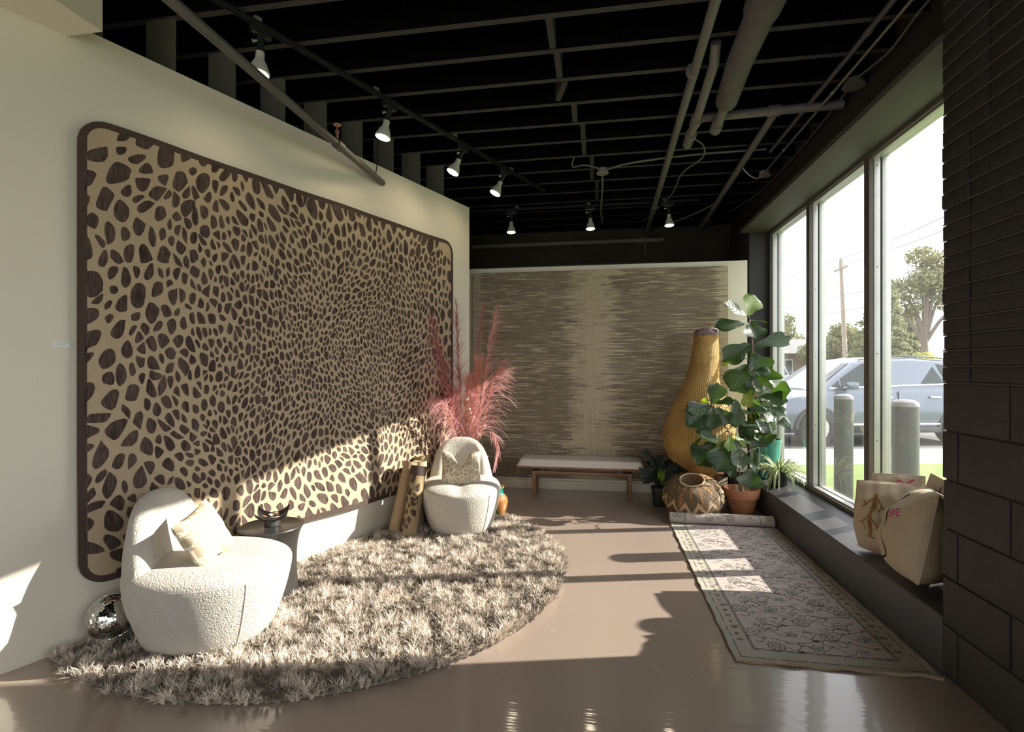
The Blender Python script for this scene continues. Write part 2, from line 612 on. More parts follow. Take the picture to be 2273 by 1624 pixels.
# ================================================================== CEILING FITTINGS
def pipe(name, pts, r, mat, label, cat='pipe', group=None, n=12, joints=()):
    root = thing(name, label, cat, pts[0], 0, group)
    o0 = Vector(pts[0])
    MB().tube([Vector(p) - o0 for p in pts], r, n).build('tube', mat, root)
    for (p, q, rr) in joints:
        MB().tube([Vector(p) - o0, Vector(q) - o0], rr, n).build('coupling', mat, root)
    return root


# sprinkler pipe that runs into the partition
px, pz = -1.812, 2.985
t = pipe('sprinkler_pipe', [(px, 1.0, pz), (px, 4.16, pz)], 0.027, M_pipe_dark, 'dark sprinkler pipe that runs into the cream partition', joints=[((px, 3.36, pz), (px, 3.44, pz), 0.036)])
hb = MB().lathe([(0.010, 0.0), (0.010, 0.05), (0.014, 0.05), (0.014, 0.07), (0.006, 0.075), (0.006, 0.1), (0.026, 0.104), (0.028, 0.108), (0.0, 0.112)], 14)
hb.build('sprinkler_head', plain('copper_sprinkler', (0.55, 0.27, 0.17), 0.4, metal=0.7), t, loc=(0, 2.38, 0.027))
MB().tube([(0, 3.02, 0.02), (0.0, 3.05, 0.12), (0.01, 3.06, 0.47)], 0.004, 6).build('hanger_wire', M_blackmetal, t)

PZ = 3.385
pipe('sprinkler_pipe', [(0.60, 1.0, PZ), (0.70, 6.9, PZ), (0.715, 7.70, PZ)], 0.031, M_pipe, 'long straight grey pipe crossing the joists left of the insulated pipe',
     joints=[((0.628, 3.56, PZ), (0.629, 3.60, PZ), 0.042), ((0.698, 6.5, PZ), (0.70, 6.7, PZ), 0.038)])
# insulated pipe dropping to a short stub
t = thing('insulated_pipe', 'thick grey lagged pipe with a thin stub at its end', 'pipe', (0.80, 1.0, 3.31))
MB().tube([(0.06, 0.0, 0.03), (0.08, 1.95, 0.03), (0.085, 2.02, 0.03), (0.09, 2.45, 0.02), (0.12, 2.9, 0.01), (0.122, 2.94, 0.008)], [0.10, 0.098, 0.083, 0.08, 0.076, 0.045], 18).build('lagging', M_pipe_thick, t)
MB().tube([(0.122, 2.9, 0.008), (0.135, 3.3, 0.0)], 0.036, 14).build('stub', M_pipe, t)
MB().tube([(0.133, 3.22, 0.0), (0.136, 3.33, 0.0)], 0.045, 14).build('coupling', M_pipe, t)
# pair of branch pipes right of it
pipe('drain_pipe', [(0.735, 3.38, 3.44), (0.75, 3.5, 3.37), (0.765, 4.05, 3.35), (0.77, 4.62, 3.33)], 0.033, M_pipe, 'short grey pipe ending in a capped coupling beside the lagged pipe',
     joints=[((0.768, 4.18, 3.345), (0.769, 4.27, 3.342), 0.043), ((0.77, 4.42, 3.338), (0.77, 4.48, 3.335), 0.047), ((0.77, 4.56, 3.333), (0.77, 4.62, 3.33), 0.041)])
pipe('cross_pipe', [(0.78, 4.30, 3.40), (1.36, 4.27, 3.40), (1.84, 4.25, 3.40)], 0.034, M_pipe, 'grey pipe running across towards the window header', joints=[((1.31, 4.272, 3.40), (1.40, 4.268, 3.40), 0.044)])
pipe('branch_pipe', [(1.355, 4.26, 3.37), (1.44, 7.68, 3.37)], 0.03, M_pipe, 'grey branch pipe running back from the cross pipe')
pipe('electrical_conduit', [(1.672, 1.2, 3.385), (1.68, 5.57, 3.385)], 0.012, M_conduit, 'shiny metal conduit leading to a round junction box', 'conduit',
     joints=[((1.677, 4.02, 3.385), (1.677, 4.06, 3.385), 0.017), ((1.679, 5.0, 3.385), (1.679, 5.03, 3.385), 0.016)])
pipe('electrical_conduit', [(1.59, 1.2, 3.41), (1.60, 3.6, 3.41), (1.59, 5.1, 3.415)], 0.017, M_pipe_dark, 'dark conduit beside the shiny metal conduit', 'conduit', joints=[((1.60, 3.36, 3.41), (1.60, 3.40, 3.41), 0.022)])


def jbox(name, loc, label, r=0.055, mat=M_pipe):
    t = thing(name, label, 'junction box', loc)
    MB().lathe([(r * 0.85, 0.045), (r * 0.85, 0.008), (r, 0.006), (r, -0.004), (0.0, -0.006)], 24).build('box_body', mat, t)
    MB().lathe([(0.006, -0.004), (0.006, -0.010), (0.0, -0.011)], 8).build('cover_screw', M_conduit, t, loc=(r * 0.6, 0, 0))
    return t


jbox('junction_box', (1.70, 5.63, 3.375), 'round junction box at the end of the shiny conduit', 0.06, plain('beige_steel', (0.36, 0.33, 0.27), 0.45, metal=0.3))
jbox('junction_box', (0.056, 5.35, 3.40), 'round junction box with a pipe tail at the middle of the ceiling', 0.062, plain('grey_steel', (0.30, 0.29, 0.27), 0.5, metal=0.3))
jbox('junction_box', (1.796, 3.99, 3.40), 'large round box near the window header', 0.072, M_pipe)
jbox('junction_box', (1.45, 7.2, 3.36), 'dark round box in the far corner above the windows', 0.06, M_pipe_dark)
pipe('white_cable', smoothpath([(1.42, 5.42, 3.41), (1.50, 5.48, 3.35), (1.60, 5.55, 3.325), (1.67, 5.61, 3.37)], 5), 0.006, plain('white_cable_sheath', (0.7, 0.68, 0.6), 0.5), 'white cable looping into the round junction box', 'cable', n=6)
pipe('overhead_cable', smoothpath([(1.82, 2.7, 3.44), (1.80, 3.2, 3.42), (1.83, 3.6, 3.41), (1.80, 3.92, 3.43)]), 0.008, M_pipe, 'thin cable curving to the large round box', 'cable', n=6)
pipe('overhead_cable', smoothpath([(1.80, 4.05, 3.43), (1.82, 4.4, 3.42), (1.86, 5.3, 3.42), (1.84, 6.3, 3.42), (1.7, 7.0, 3.42)]), 0.009, M_pipe_dark, 'dark cable running back along the window header', 'cable', n=6)
pipe('overhead_cable', smoothpath([(0.056, 5.40, 3.40), (0.06, 5.8, 3.39), (0.05, 6.5, 3.38), (0.07, 7.0, 3.36)]), 0.011, M_pipe, 'thin tail pipe dropping back from the middle junction box', 'cable', n=6)
pipe('overhead_cable', smoothpath([(-0.22, 4.99, 3.44), (-0.24, 5.18, 3.42), (-0.12, 5.16, 3.42), (0.03, 5.30, 3.43)]), 0.007, M_pipe, 'looped cable left of the middle junction box', 'cable', n=6)
pipe('overhead_cable', smoothpath([(0.10, 5.33, 3.43), (0.35, 5.20, 3.43), (0.9, 5.10, 3.43), (1.55, 5.08, 3.43)]), 0.010, M_pipe, 'cable running across from the middle junction box to the conduit', 'cable', n=6)
pipe('overhead_cable', smoothpath([(0.83, 4.72, 3.43), (0.95, 4.85, 3.40), (0.98, 5.1, 3.39), (0.86, 5.5, 3.40), (0.84, 6.2, 3.40), (0.62, 7.2, 3.40)]), 0.008, M_pipe, 'loose cable snaking back between the two long pipes', 'cable', n=6)
pipe('bent_conduit', smoothpath([(1.42, 6.2, 3.42), (1.42, 6.5, 3.40), (1.25, 6.75, 3.36), (0.95, 7.1, 3.32), (0.75, 7.5, 3.30), (0.70, 7.66, 3.28), (0.70, 7.70, 3.05)]), 0.013, M_pipe_dark, 'bent conduit sloping down to the rear wall', 'conduit', n=8)
pipe('rear_pipe', [(-1.9, 7.714, 3.27), (0.95, 7.714, 3.27)], 0.035, M_pipe, 'upper grey pipe along the rear masonry wall', joints=[((0.58, 7.714, 3.27), (0.74, 7.714, 3.27), 0.048), ((-0.9, 7.714, 3.27), (-0.82, 7.714, 3.27), 0.042)])
pipe('rear_pipe', [(-1.9, 7.722, 2.93), (1.12, 7.722, 2.93)], 0.026, M_pipe_dark, 'lower dark pipe along the rear masonry wall', joints=[((-0.35, 7.722, 2.93), (-0.27, 7.722, 2.93), 0.036)])

# ---- track lighting
M_bulb = plain('white_bulb_glass', (0.62, 0.60, 0.55), 0.35, var=0.05)
M_lit = emit('lamp_face_glow', (1.0, 0.86, 0.66), 4.0)


def track(name, p0, p1, label):
    p0, p1 = Vector(p0), Vector(p1)
    L = (p1 - p0).length
    t = thing(name, label, 'track', p0, 0)
    q = (p1 - p0).normalized().to_track_quat('X', 'Z')
    t.rotation_euler = q.to_euler()
    m = MB()
    m.box(0, L, -0.017, -0.012, -0.02, 0.0)
    m.box(0, L, 0.012, 0.017, -0.02, 0.0)
    m.box(0, L, -0.017, 0.017, -0.004, 0.004)
    m.box(0, L, -0.0145, -0.007, -0.020, -0.0175)
    m.box(0, L, 0.007, 0.0145, -0.020, -0.0175)
    m.build('rail', M_blackmetal, t, smooth=False)
    MB().box(L - 0.03, L + 0.005, -0.018, 0.018, -0.022, 0.005).build('end_cap', M_blackmetal, t, smooth=False)
    for k in range(1, int(L / 0.9) + 1):
        MB().box(k * 0.9 - 0.02, k * 0.9 + 0.02, -0.012, 0.012, 0.003, 0.03).build('mounting_clip', M_pipe, t, smooth=False)
    return t


def spot(loc, aim, label, group, power=9.0, stem_dir=(0, 0, -1), pin=None, arm=0.105):
    t = thing('track_spotlight', label, 'spotlight', loc, 0, group)
    MB().bbox(-0.06, 0.06, -0.018, 0.018, -0.05, 0.0, 0.004, M=Matrix.Rotation(pin or 0, 4, 'Z')).build('adapter', M_blackmetal, t)
    ax = Vector(aim).normalized()
    j = Vector((0, 0, -0.055))
    MB().lathe([(0.0, 0.018), (0.016, 0.012), (0.018, 0.0), (0.016, -0.012), (0.0, -0.018)], 12, M=Matrix.Translation(j)).build('knuckle', M_blackmetal, t)
    e = j + ax * arm
    MB().tube([j, e], [0.020, 0.020], 16).build('stem', plain('dark_anodised_stem', (0.09, 0.10, 0.085), 0.3, metal=0.8), t)
    q = (-ax).to_track_quat('Z', 'Y').to_matrix().to_4x4()
    Mx = Matrix.Translation(e) @ q
    b = MB().lathe([(0.0, 0.012), (0.024, 0.012), (0.025, -0.028), (0.028, -0.034), (0.042, -0.062), (0.054, -0.095), (0.0595, -0.112), (0.060, -0.117), (0.057, -0.119)], 28, M=Mx)
    lamp = b.build('bulb', M_bulb, t)
    MB().lathe([(0.0565, -0.1175), (0.045, -0.123), (0.02, -0.127), (0.0, -0.128)], 28, M=Mx).build('lamp_face', M_lit, lamp)
    # thumb screw on the side of the knuckle
    MB().lathe([(0.0, 0.0), (0.006, 0.0), (0.006, 0.03), (0.012, 0.032), (0.012, 0.04), (0.0, 0.041)], 8, M=Matrix.Translation(j + Vector((-0.012, 0, -0.015))) @ Matrix.Rotation(-pi / 2, 4, 'Y')).build('thumb_screw', M_conduit, t)
    ld = bpy.data.lights.new('spot_beam', 'SPOT')
    ld.energy = power
    ld.color = (1.0, 0.80, 0.55)
    ld.spot_size = R(150)
    ld.spot_blend = 1.0
    ld.shadow_soft_size = 0.045
    lo = bpy.data.objects.new('spot_beam', ld)
    COL.objects.link(lo)
    lo.parent = t
    lo.location = e + ax * 0.14
    lo.rotation_euler = (-ax).to_track_quat('Z', 'Y').to_euler()
    return t


def trk(s):
    return wl(s, 0.395 + (s - 0.94) * 0.046, 3.42)


track('lighting_track', trk(-0.8), trk(4.36), 'black lighting track running along the cream partition')
for s, lab, aim in ((1.02, 'lit white track lamp above the left end of the leopard rug', (-0.02, -0.06, -1)),
                    (2.03, 'lit white track lamp second along the partition track', (-0.20, -0.12, -1)),
                    (2.91, 'lit white track lamp third along the partition track', (-0.42, -0.22, -1)),
                    (3.57, 'lit white track lamp nearest the far end of the partition track', (-0.44, -0.22, -1))):
    p = trk(s)
    spot((p.x, p.y, 3.40), aim, lab, 'track lamps along the partition', 6.5, pin=WANG)
track('lighting_track', (-1.9, 6.43, 3.42), (1.2, 6.43, 3.42), 'black lighting track above the rear partition')
for x, lab in ((-1.074, 'lit track lamp at the left above the striped rug'), (-0.083, 'lit track lamp at the middle above the striped rug'), (0.855, 'lit track lamp at the right above the striped rug')):
    spot((x, 6.43, 3.40), (0.02, -0.10, -1), lab, 'track lamps above the striped rug', 8.0, arm=0.11)

# ================================================================== RUG ON THE PARTITION
RW2, RH2 = 1.535, 1.19


def mat_rug_field(W2, H2):
    m, nt, b = node_mat('tan_rug_field', 0.85, spec=0.2)
    g = G(nt)
    co = g.coord()
    x, y, z = g.sep(co)
    fine = g.noise(g.scale(co, (1.0, 1.0, 0.12)), 260, 2)
    grain = g.noise(co, 420, 2)
    coarse = g.noise(g.scale(co, (1.0, 1.0, 0.2)), 9, 3)
    f = g.m('ADD', g.m('MULTIPLY', fine, 0.4), g.m('ADD', g.m('MULTIPLY', grain, 0.35), g.m('MULTIPLY', coarse, 0.25)))
    tan = g.mix(f, (0.30, 0.225, 0.135), (0.56, 0.45, 0.31))
    dark = g.mix(f, (0.035, 0.023, 0.019), (0.105, 0.075, 0.062))
    ax0 = g.m('MAXIMUM', g.m('SUBTRACT', g.m('ABSOLUTE', x), W2 - 0.12), 0.0)
    az0 = g.m('MAXIMUM', g.m('SUBTRACT', g.m('ABSOLUTE', z), H2 - 0.12), 0.0)
    dd = g.m('SQRT', g.m('ADD', g.m('MULTIPLY', ax0, ax0), g.m('MULTIPLY', az0, az0)))
    g.put(b.inputs['Base Color'], g.mix(g.ramp(dd, 0.082, 0.086), tan, dark))
    g.bump(b, g.m('ADD', grain, fine), 0.35, 0.004)
    return m


def mat_spot():
    m, nt, b = node_mat('dark_brown_spot_wool', 0.85, spec=0.2)
    g = G(nt)
    co = g.coord()
    fine = g.noise(g.scale(co, (1.0, 1.0, 0.10)), 190, 2)
    coarse = g.noise(g.scale(co, (1.0, 1.0, 0.3)), 16, 3)
    f = g.m('ADD', g.m('MULTIPLY', fine, 0.6), g.m('MULTIPLY', coarse, 0.4))
    g.put(b.inputs['Base Color'], g.mix(g.ramp(f, 0.3, 0.72), (0.030, 0.020, 0.017), (0.125, 0.090, 0.076)))
    g.bump(b, fine, 0.35, 0.004)
    return m


def pebble_spots(W2, H2, seed, even=None):
    """irregular rounded spots: cells of a weighted point set, shrunk and rounded"""
    r = np.random.default_rng(seed)
    pts = np.zeros((6000, 2)); rad = np.zeros(6000); th = np.zeros(6000)
    n = 0
    WX, HZ = W2 - 0.03, H2 - 0.03
    for it in range(26000):
        x, z = r.uniform(-WX, WX), r.uniform(-HZ, HZ)
        e = max(abs(x) / W2, abs(z) / H2 * 0.97)
        q = 0.0205 + 0.040 * e ** 2.6
        if even:
            q = even
        q *= r.choice([1.25, 1.0, 0.8, 0.55], p=[0.3, 0.3, 0.25, 0.15]) if it < 15000 else r.uniform(0.45, 0.8)
        t = 1.5 * mnoise.noise(Vector((x * 1.6, z * 1.6, 4.0))) + r.normal(0, 0.22)
        if n:
            d = pts[:n] - (x, z)
            c, s_ = math.cos(t), math.sin(t)
            dx = (d[:, 0] * c - d[:, 1] * s_) * 1.38
            dz = (d[:, 0] * s_ + d[:, 1] * c) * 0.76
            if np.any(dx * dx + dz * dz < (rad[:n] + q) ** 2 * 0.92):
                continue
        pts[n] = (x, z); rad[n] = q; th[n] = t
        n += 1
    pts, rad, th = pts[:n], rad[:n], th[:n]
    polys = []

    def inside_(x, z):
        ex, ez = abs(x) - (W2 - 0.14), abs(z) - (H2 - 0.14)
        if ex > 0 and ez > 0:
            l = math.hypot(ex, ez)
            if l > 0.095:
                x = math.copysign(W2 - 0.14 + ex * 0.095 / l, x)
                z = math.copysign(H2 - 0.14 + ez * 0.095 / l, z)
        return x, z
    for i in range(n):
        c, s_ = math.cos(th[i]), math.sin(th[i])
        d = pts - pts[i]
        dx = (d[:, 0] * c - d[:, 1] * s_) * 1.38
        dz = (d[:, 0] * s_ + d[:, 1] * c) * 0.76
        dist = np.hypot(dx, dz)
        nb = np.where((dist > 1e-6) & (dist < 0.26))[0]
        nb = nb[np.argsort(dist[nb])][:22]
        R0 = rad[i] * 2.3
        P = [(R0 * math.cos(a), R0 * math.sin(a)) for a in [pi * k / 4 + 0.2 for k in range(8)]]
        for j in nb:
            nx, nz = dx[j] / dist[j], dz[j] / dist[j]
            lim = (dist[j] ** 2 + rad[i] ** 2 - rad[j] ** 2) / (2 * dist[j])
            Q = []
            for k in range(len(P)):
                a, b = P[k], P[(k + 1) % len(P)]
                fa, fb = a[0] * nx + a[1] * nz - lim, b[0] * nx + b[1] * nz - lim
                if fa <= 0:
                    Q.append(a)
                if fa * fb < 0:
                    u = fa / (fa - fb)
                    Q.append((a[0] + (b[0] - a[0]) * u, a[1] + (b[1] - a[1]) * u))
            P = Q
            if len(P) < 3:
                break
        if len(P) < 3:
            continue
        cx, cz = sum(p[0] for p in P) / len(P), sum(p[1] for p in P) / len(P)
        sc = r.uniform(0.62, 0.86)
        P = [((p[0] - cx) * sc * q_ + cx, (p[1] - cz) * sc * q_ + cz) for p, q_ in zip(P, r.uniform(0.80, 1.16, len(P)))]
        # back to rug space
        P = [((p[0] / 1.38) * c + (p[1] / 0.76) * s_, -(p[0] / 1.38) * s_ + (p[1] / 0.76) * c) for p in P]
        for _ in range(2):
            Q = []
            for a, b in zip(P, P[1:] + P[:1]):
                Q.append((a[0] * 0.74 + b[0] * 0.26, a[1] * 0.74 + b[1] * 0.26))
                Q.append((a[0] * 0.26 + b[0] * 0.74, a[1] * 0.26 + b[1] * 0.74))
            P = Q
        lim_ = lambda v, L: max(-L, min(L, v))
        if any(inside_(p[0] + pts[i, 0], p[1] + pts[i, 1]) != (p[0] + pts[i, 0], p[1] + pts[i, 1]) for p in P):
            continue
        polys.append([inside_(lim_(p[0] + pts[i, 0] + r.uniform(-.0008, .0008), W2 - 0.025), lim_(p[1] + pts[i, 1], H2 - 0.025)) for p in P])
    return polys


def rounded_slab(W2, H2, rad, th, nx, nz, wave=None):
    """upright slab with rounded corners: front at y=-th"""
    m = MB()
    def P(u, w):
        a, c = (u * 2 - 1), (w * 2 - 1)
        x, zz = a * W2, c * H2
        # squeeze grid into the rounded outline
        ex, ez = abs(x) - (W2 - rad), abs(zz) - (H2 - rad)
        if ex > 0 and ez > 0:
            mx = max(ex, ez)
            l = math.hypot(ex, ez)
            k = mx / l
            x = math.copysign(W2 - rad + ex * k, x)
            zz = math.copysign(H2 - rad + ez * k, zz)
        return x, zz
    f = wave or (lambda x, z: 0)
    def F(u, w):
        x, zz = P(u, w)
        return Vector((x, -th - f(x, zz), zz))
    def B(u, w):
        x, zz = P(u, w)
        return Vector((x, -f(x, zz), zz))
    m.grid(F, nx, nz)
    nF = len(m.v)
    m.grid(B, nx, nz)
    m.f[-nx * nz:] = [tuple(reversed(q)) for q in m.f[-nx * nz:]]
    def idx(i, j):
        return i * (nz + 1) + j
    ring = [idx(i, 0) for i in range(nx)] + [idx(nx, j) for j in range(nz)] + [idx(i, nz) for i in range(nx, 0, -1)] + [idx(0, j) for j in range(nz, 0, -1)]
    fs = []
    for a, c in zip(ring, ring[1:] + ring[:1]):
        fs.append((c, a, a + nF, c + nF))
    m.f += fs
    m.mi += [0] * len(fs)
    return m


wv = lambda x, z: 0.006 * (1 + math.sin(x * 4.1 + 0.6)) + 0.004 * (1 + math.sin(x * 9.3 + z * 0.5)) + 0.02 * max(0, (-z - 0.6)) * (1 + math.sin(x * 2.6 + 1))
rug = rounded_slab(RW2, RH2, 0.13, 0.014, 90, 60, wv).build('leopard_rug', mat_rug_field(RW2, RH2), loc=wl(1.812, 0.012, 1.485), rot=(0, 0, WANG))
tag(rug, 'large tan rug with dark leopard spots hung on the angled partition', 'rug')
fix_normals(rug)
m = MB()
for P in pebble_spots(RW2, RH2, 11):
    k = len(P)
    ins = [(sum(p[0] for p in P) / k, sum(p[1] for p in P) / k)]
    m.add([(x, -0.0146 - wv(x, z), z) for x, z in P + ins], [(i, (i + 1) % k, k) for i in range(k)])
o = m.build('spots', mat_spot(), rug, smooth=False)
o['kind'] = 'stuff'

# small wall label
lt = thing('wall_label', 'small white printed label on the wall beside the leopard rug', 'label', wl(0.2225, 0.003, 1.518), WANG)
MB().bbox(-0.036, 0.036, -0.003, 0.003, -0.0145, 0.0145, 0.001).build('card', plain('white_card', (0.8, 0.8, 0.76), 0.4, var=0.02), lt)
ln = MB()
for k, (a, c) in enumerate(((-0.027, 0.027), (-0.028, 0.022), (-0.028, -0.004))):
    for i in range(9):
        x0 = a + (c - a) * i / 9
        ln.box(x0, x0 + (c - a) / 9 * 0.78, -0.0036, -0.003, 0.006 - k * 0.006, 0.0078 - k * 0.006)
ln.build('printed_lines', plain('grey_ink', (0.25, 0.25, 0.24), 0.6, var=0), lt, smooth=False)

# ================================================================== STRIPED RUG ON THE REAR PARTITION
def mat_striped():
    m, nt, b = node_mat('brushstroke_wool', 0.9, spec=0.15)
    g = G(nt)
    co = g.coord()
    x, y, z = g.sep(co)
    # base weave
    warp = g.noise(g.scale(co, (1, 1, 0.04)), 95, 2)
    weft = g.noise(g.scale(co, (0.06, 1, 1)), 190, 2)
    grain = g.noise(co, 300, 2)
    base = g.mix(g.m('ADD', g.m('MULTIPLY', warp, 0.6), g.m('MULTIPLY', weft, 0.4)), (0.31, 0.26, 0.18), (0.62, 0.54, 0.39))
    # dark brush strokes: thin, long, denser in two side bands
    band = g.ramp(g.m('ABSOLUTE', g.m('ADD', x, 0.03)), 0.02, 0.42)
    edge = g.ramp(g.m('ABSOLUTE', x), 1.42, 1.26)
    s1 = g.noise(g.scale(co, (0.06, 1, 1)), 64, 2, 0.55)
    s2 = g.noise(g.scale(co, (0.03, 1, 1)), 120, 1, 0.5)
    lf = g.noise(g.scale(co, (0.5, 1, 1.5)), 2.1, 2)
    dens = g.m('ADD', g.m('MULTIPLY', g.m('MULTIPLY', band, edge), 0.19), g.m('MULTIPLY', g.m('SUBTRACT', lf, 0.5), 0.32))
    k1 = g.ramp(g.m('ADD', s1, dens), 0.64, 0.68)
    k2 = g.ramp(g.m('ADD', s2, dens), 0.66, 0.70)
    st = g.m('MAXIMUM', g.m('MULTIPLY', k1, 0.78), k2)
    tone = g.noise(g.scale(co, (0.3, 1, 1)), 7, 2)
    dk = g.mix(tone, (0.105, 0.083, 0.055), (0.22, 0.185, 0.14))
    c = g.mix(g.m('MULTIPLY', st, 0.86), base, dk)
    g.put(b.inputs['Base Color'], c)
    h = g.m('ADD', g.m('MULTIPLY', weft, 0.6), g.m('ADD', g.m('MULTIPLY', grain, 0.4), g.m('MULTIPLY', st, 0.5)))
    g.bump(b, h, 0.5, 0.006)
    return m


st = rounded_slab(1.44, 1.2, 0.01, 0.014, 50, 40, lambda x, z: 0.004 * (1 + math.sin(x * 5))).build('striped_rug', mat_striped(), loc=(-0.02, 5.966, 1.325))
tag(st, 'large brown and beige brushstroke rug hung on the rear partition', 'rug')
fix_normals(st)

# ================================================================== SHAG RUG
def mat_pile():
    m, nt, b = node_mat('shag_yarn', 0.45, spec=0.4)
    g = G(nt)
    at_ = g.n('ShaderNodeAttribute', attribute_name='tint').outputs['Fac']
    c = g.mix(at_, (0.13, 0.103, 0.086), (0.84, 0.745, 0.64))
    g.put(b.inputs['Base Color'], c)
    b.inputs['Sheen Weight'].default_value = 0.25
    return m


SH_C, SH_N, SH_R = 1.74, 0.27, 1.60


def shag():
    root = thing('shag_rug', 'round taupe shag rug under the two white chairs', 'rug', WP, WANG)
    # backing (local x = along the wall, local -y = into the room)
    pts = []
    for k in range(73):
        a = k / 72 * 2 * pi
        x, y = SH_C + (SH_R - 0.03) * math.cos(a), SH_N + (SH_R - 0.03) * math.sin(a)
        pts.append((x, y))
    pts = [(x, y) for x, y in pts if y > 0.03]
    pts.sort(key=lambda p: math.atan2(p[1] - SH_N, p[0] - SH_C))
    m = MB()
    n = len(pts)
    m.add([(x, -y, 0.004) for x, y in pts] + [(x, -y, 0.016) for x, y in pts], [tuple(range(n, 2 * n))] + [tuple(range(n))[::-1]] + [(i, (i + 1) % n, n + (i + 1) % n, n + i) for i in range(n)])
    fix_normals(m.build('backing', plain('jute_backing', (0.22, 0.18, 0.13), 0.9), root, smooth=False))
    # tufts
    step = 0.027
    gx, gy = np.meshgrid(np.arange(SH_C - SH_R, SH_C + SH_R, step), np.arange(0.03, SH_N + SH_R, step), indexing='ij')
    P = np.stack([gx.ravel(), gy.ravel()], 1)
    P += rng.uniform(-step * 0.5, step * 0.5, P.shape)
    keep = ((P[:, 0] - SH_C) ** 2 + (P[:, 1] - SH_N) ** 2 < SH_R ** 2) & (P[:, 1] > 0.035)
    P = P[keep]
    N = len(P)
    # tint and lean follow smooth random fields so the pile clumps
    def field(sc, ox):
        return np.array([mnoise.noise(Vector((p[0] * sc + ox, p[1] * sc, ox))) for p in P])
    la = field(5.0, 3.1) * 4.0 + rng.normal(0, 0.9, N)
    lm = np.clip(0.35 + field(9.0, 1.7) * 0.7, 0.05, 0.8)
    ht = np.clip(1.0 + field(12.0, 2.2) * 0.75 + rng.normal(0, 0.12, N), 0.5, 1.55)
    tn = np.clip(0.50 + field(12.0, 2.2) * 1.0 + rng.normal(0, 0.16, N), 0, 1)
    rr = np.hypot(P[:, 0] - SH_C, P[:, 1] - SH_N)
    out = np.clip((rr - (SH_R - 0.08)) / 0.08, 0, 1)
    oa = np.arctan2(P[:, 1] - SH_N, P[:, 0] - SH_C)
    B = 19
    idx = np.repeat(np.arange(N), B)
    K = len(idx)
    a = rng.uniform(0, 2 * pi, K)                      # every tuft opens like a small star
    lean = rng.uniform(0.05, 0.95, K)
    dx = np.cos(a) * lean + np.cos(la[idx]) * lm[idx] + np.cos(oa[idx]) * out[idx] * 0.8
    dy = np.sin(a) * lean + np.sin(la[idx]) * lm[idx] + np.sin(oa[idx]) * out[idx] * 0.8
    wall_near = P[idx, 1] < 0.09
    dy = np.where(wall_near, np.abs(dy) * 0.6, dy)
    L = 0.044 * ht[idx] * rng.uniform(0.7, 1.15, K)
    base = P[idx] + rng.normal(0, 0.003, (K, 2))
    base[:, 1] = np.maximum(base[:, 1], 0.035)
    wdt = rng.uniform(0.0010, 0.0020, K)
    wa = rng.uniform(0, 2 * pi, K)
    wx, wy = np.cos(wa) * wdt, np.sin(wa) * wdt
    z0 = 0.014
    nrm = np.sqrt(1 + dx * dx + dy * dy)
    V = np.zeros((K, 5, 3))
    def setp(i, t, bend, s):
        V[:, i, 0] = base[:, 0] + dx / nrm * L * t * bend + wx * s
        V[:, i, 1] = -(base[:, 1] + dy / nrm * L * t * bend + wy * s)
        V[:, i, 2] = z0 + L / nrm * t * (1.15 - 0.15 * bend) 
    setp(0, 0.0, 0.6, -1); setp(1, 0.0, 0.6, 1)
    setp(2, 0.55, 0.75, -1.1); setp(3, 0.55, 0.75, 1.1)
    setp(4, 1.0, 1.2, 0)
    me = bpy.data.meshes.new('pile')
    nv = K * 5
    me.vertices.add(nv)
    me.vertices.foreach_set('co', V.reshape(-1))
    o5 = np.arange(K) * 5
    quads = np.stack([o5, o5 + 1, o5 + 3, o5 + 2], 1)
    tris = np.stack([o5 + 2, o5 + 3, o5 + 4], 1)
    loops = np.concatenate([np.concatenate([quads, tris], 1).reshape(-1)])
    me.loops.add(K * 7)
    me.loops.foreach_set('vertex_index', loops.astype(np.int32))
    me.polygons.add(K * 2)
    ls = np.zeros((K, 2), np.int32)
    ls[:, 0] = np.arange(K) * 7
    ls[:, 1] = np.arange(K) * 7 + 4
    me.polygons.foreach_set('loop_start', ls.reshape(-1))
    me.polygons.foreach_set('use_smooth', np.ones(K * 2, bool))
    at_ = me.attributes.new('tint', 'FLOAT', 'POINT')
    at_.data.foreach_set('value', np.repeat(np.clip(tn[idx] + rng.normal(0, 0.16, K), 0, 1), 5).astype(np.float32))
    me.materials.append(mat_pile())
    me.update(calc_edges=True)
    o = bpy.data.objects.new('pile', me)
    COL.objects.link(o)
    o.parent = root
    o['kind'] = 'stuff'
    return root


shag()

# ================================================================== BOUCLE CHAIRS
def mat_boucle():
    m, nt, b = node_mat('white_boucle', 0.9, (0.70, 0.665, 0.60), spec=0.15)
    g = G(nt)
    co = g.coord()
    vo = g.n('ShaderNodeTexVoronoi', {'Vector': co, 'Scale': 135.0}, feature='SMOOTH_F1')
    n1 = g.noise(co, 230, 3)
    n2 = g.noise(co, 45, 3)
    h = g.m('ADD', g.m('MULTIPLY', g.m('SUBTRACT', 1.0, vo.outputs[0]), 0.7), g.m('ADD', g.m('MULTIPLY', n1, 0.5), g.m('MULTIPLY', n2, 0.6)))
    g.put(b.inputs['Base Color'], g.mix(n2, (0.45, 0.422, 0.375), (0.56, 0.53, 0.475)))
    g.bump(b, h, 1.0, 0.0055)
    b.inputs['Sheen Weight'].default_value = 0.15
    return m


M_boucle = mat_boucle()
M_seam = plain('cream_piping', (0.52, 0.49, 0.43), 0.9, var=0.05)

BASE = [(0.0, 0.236), (0.02, 0.262), (0.08, 0.287), (0.16, 0.310), (0.24, 0.329), (0.31, 0.341), (0.35, 0.346)]


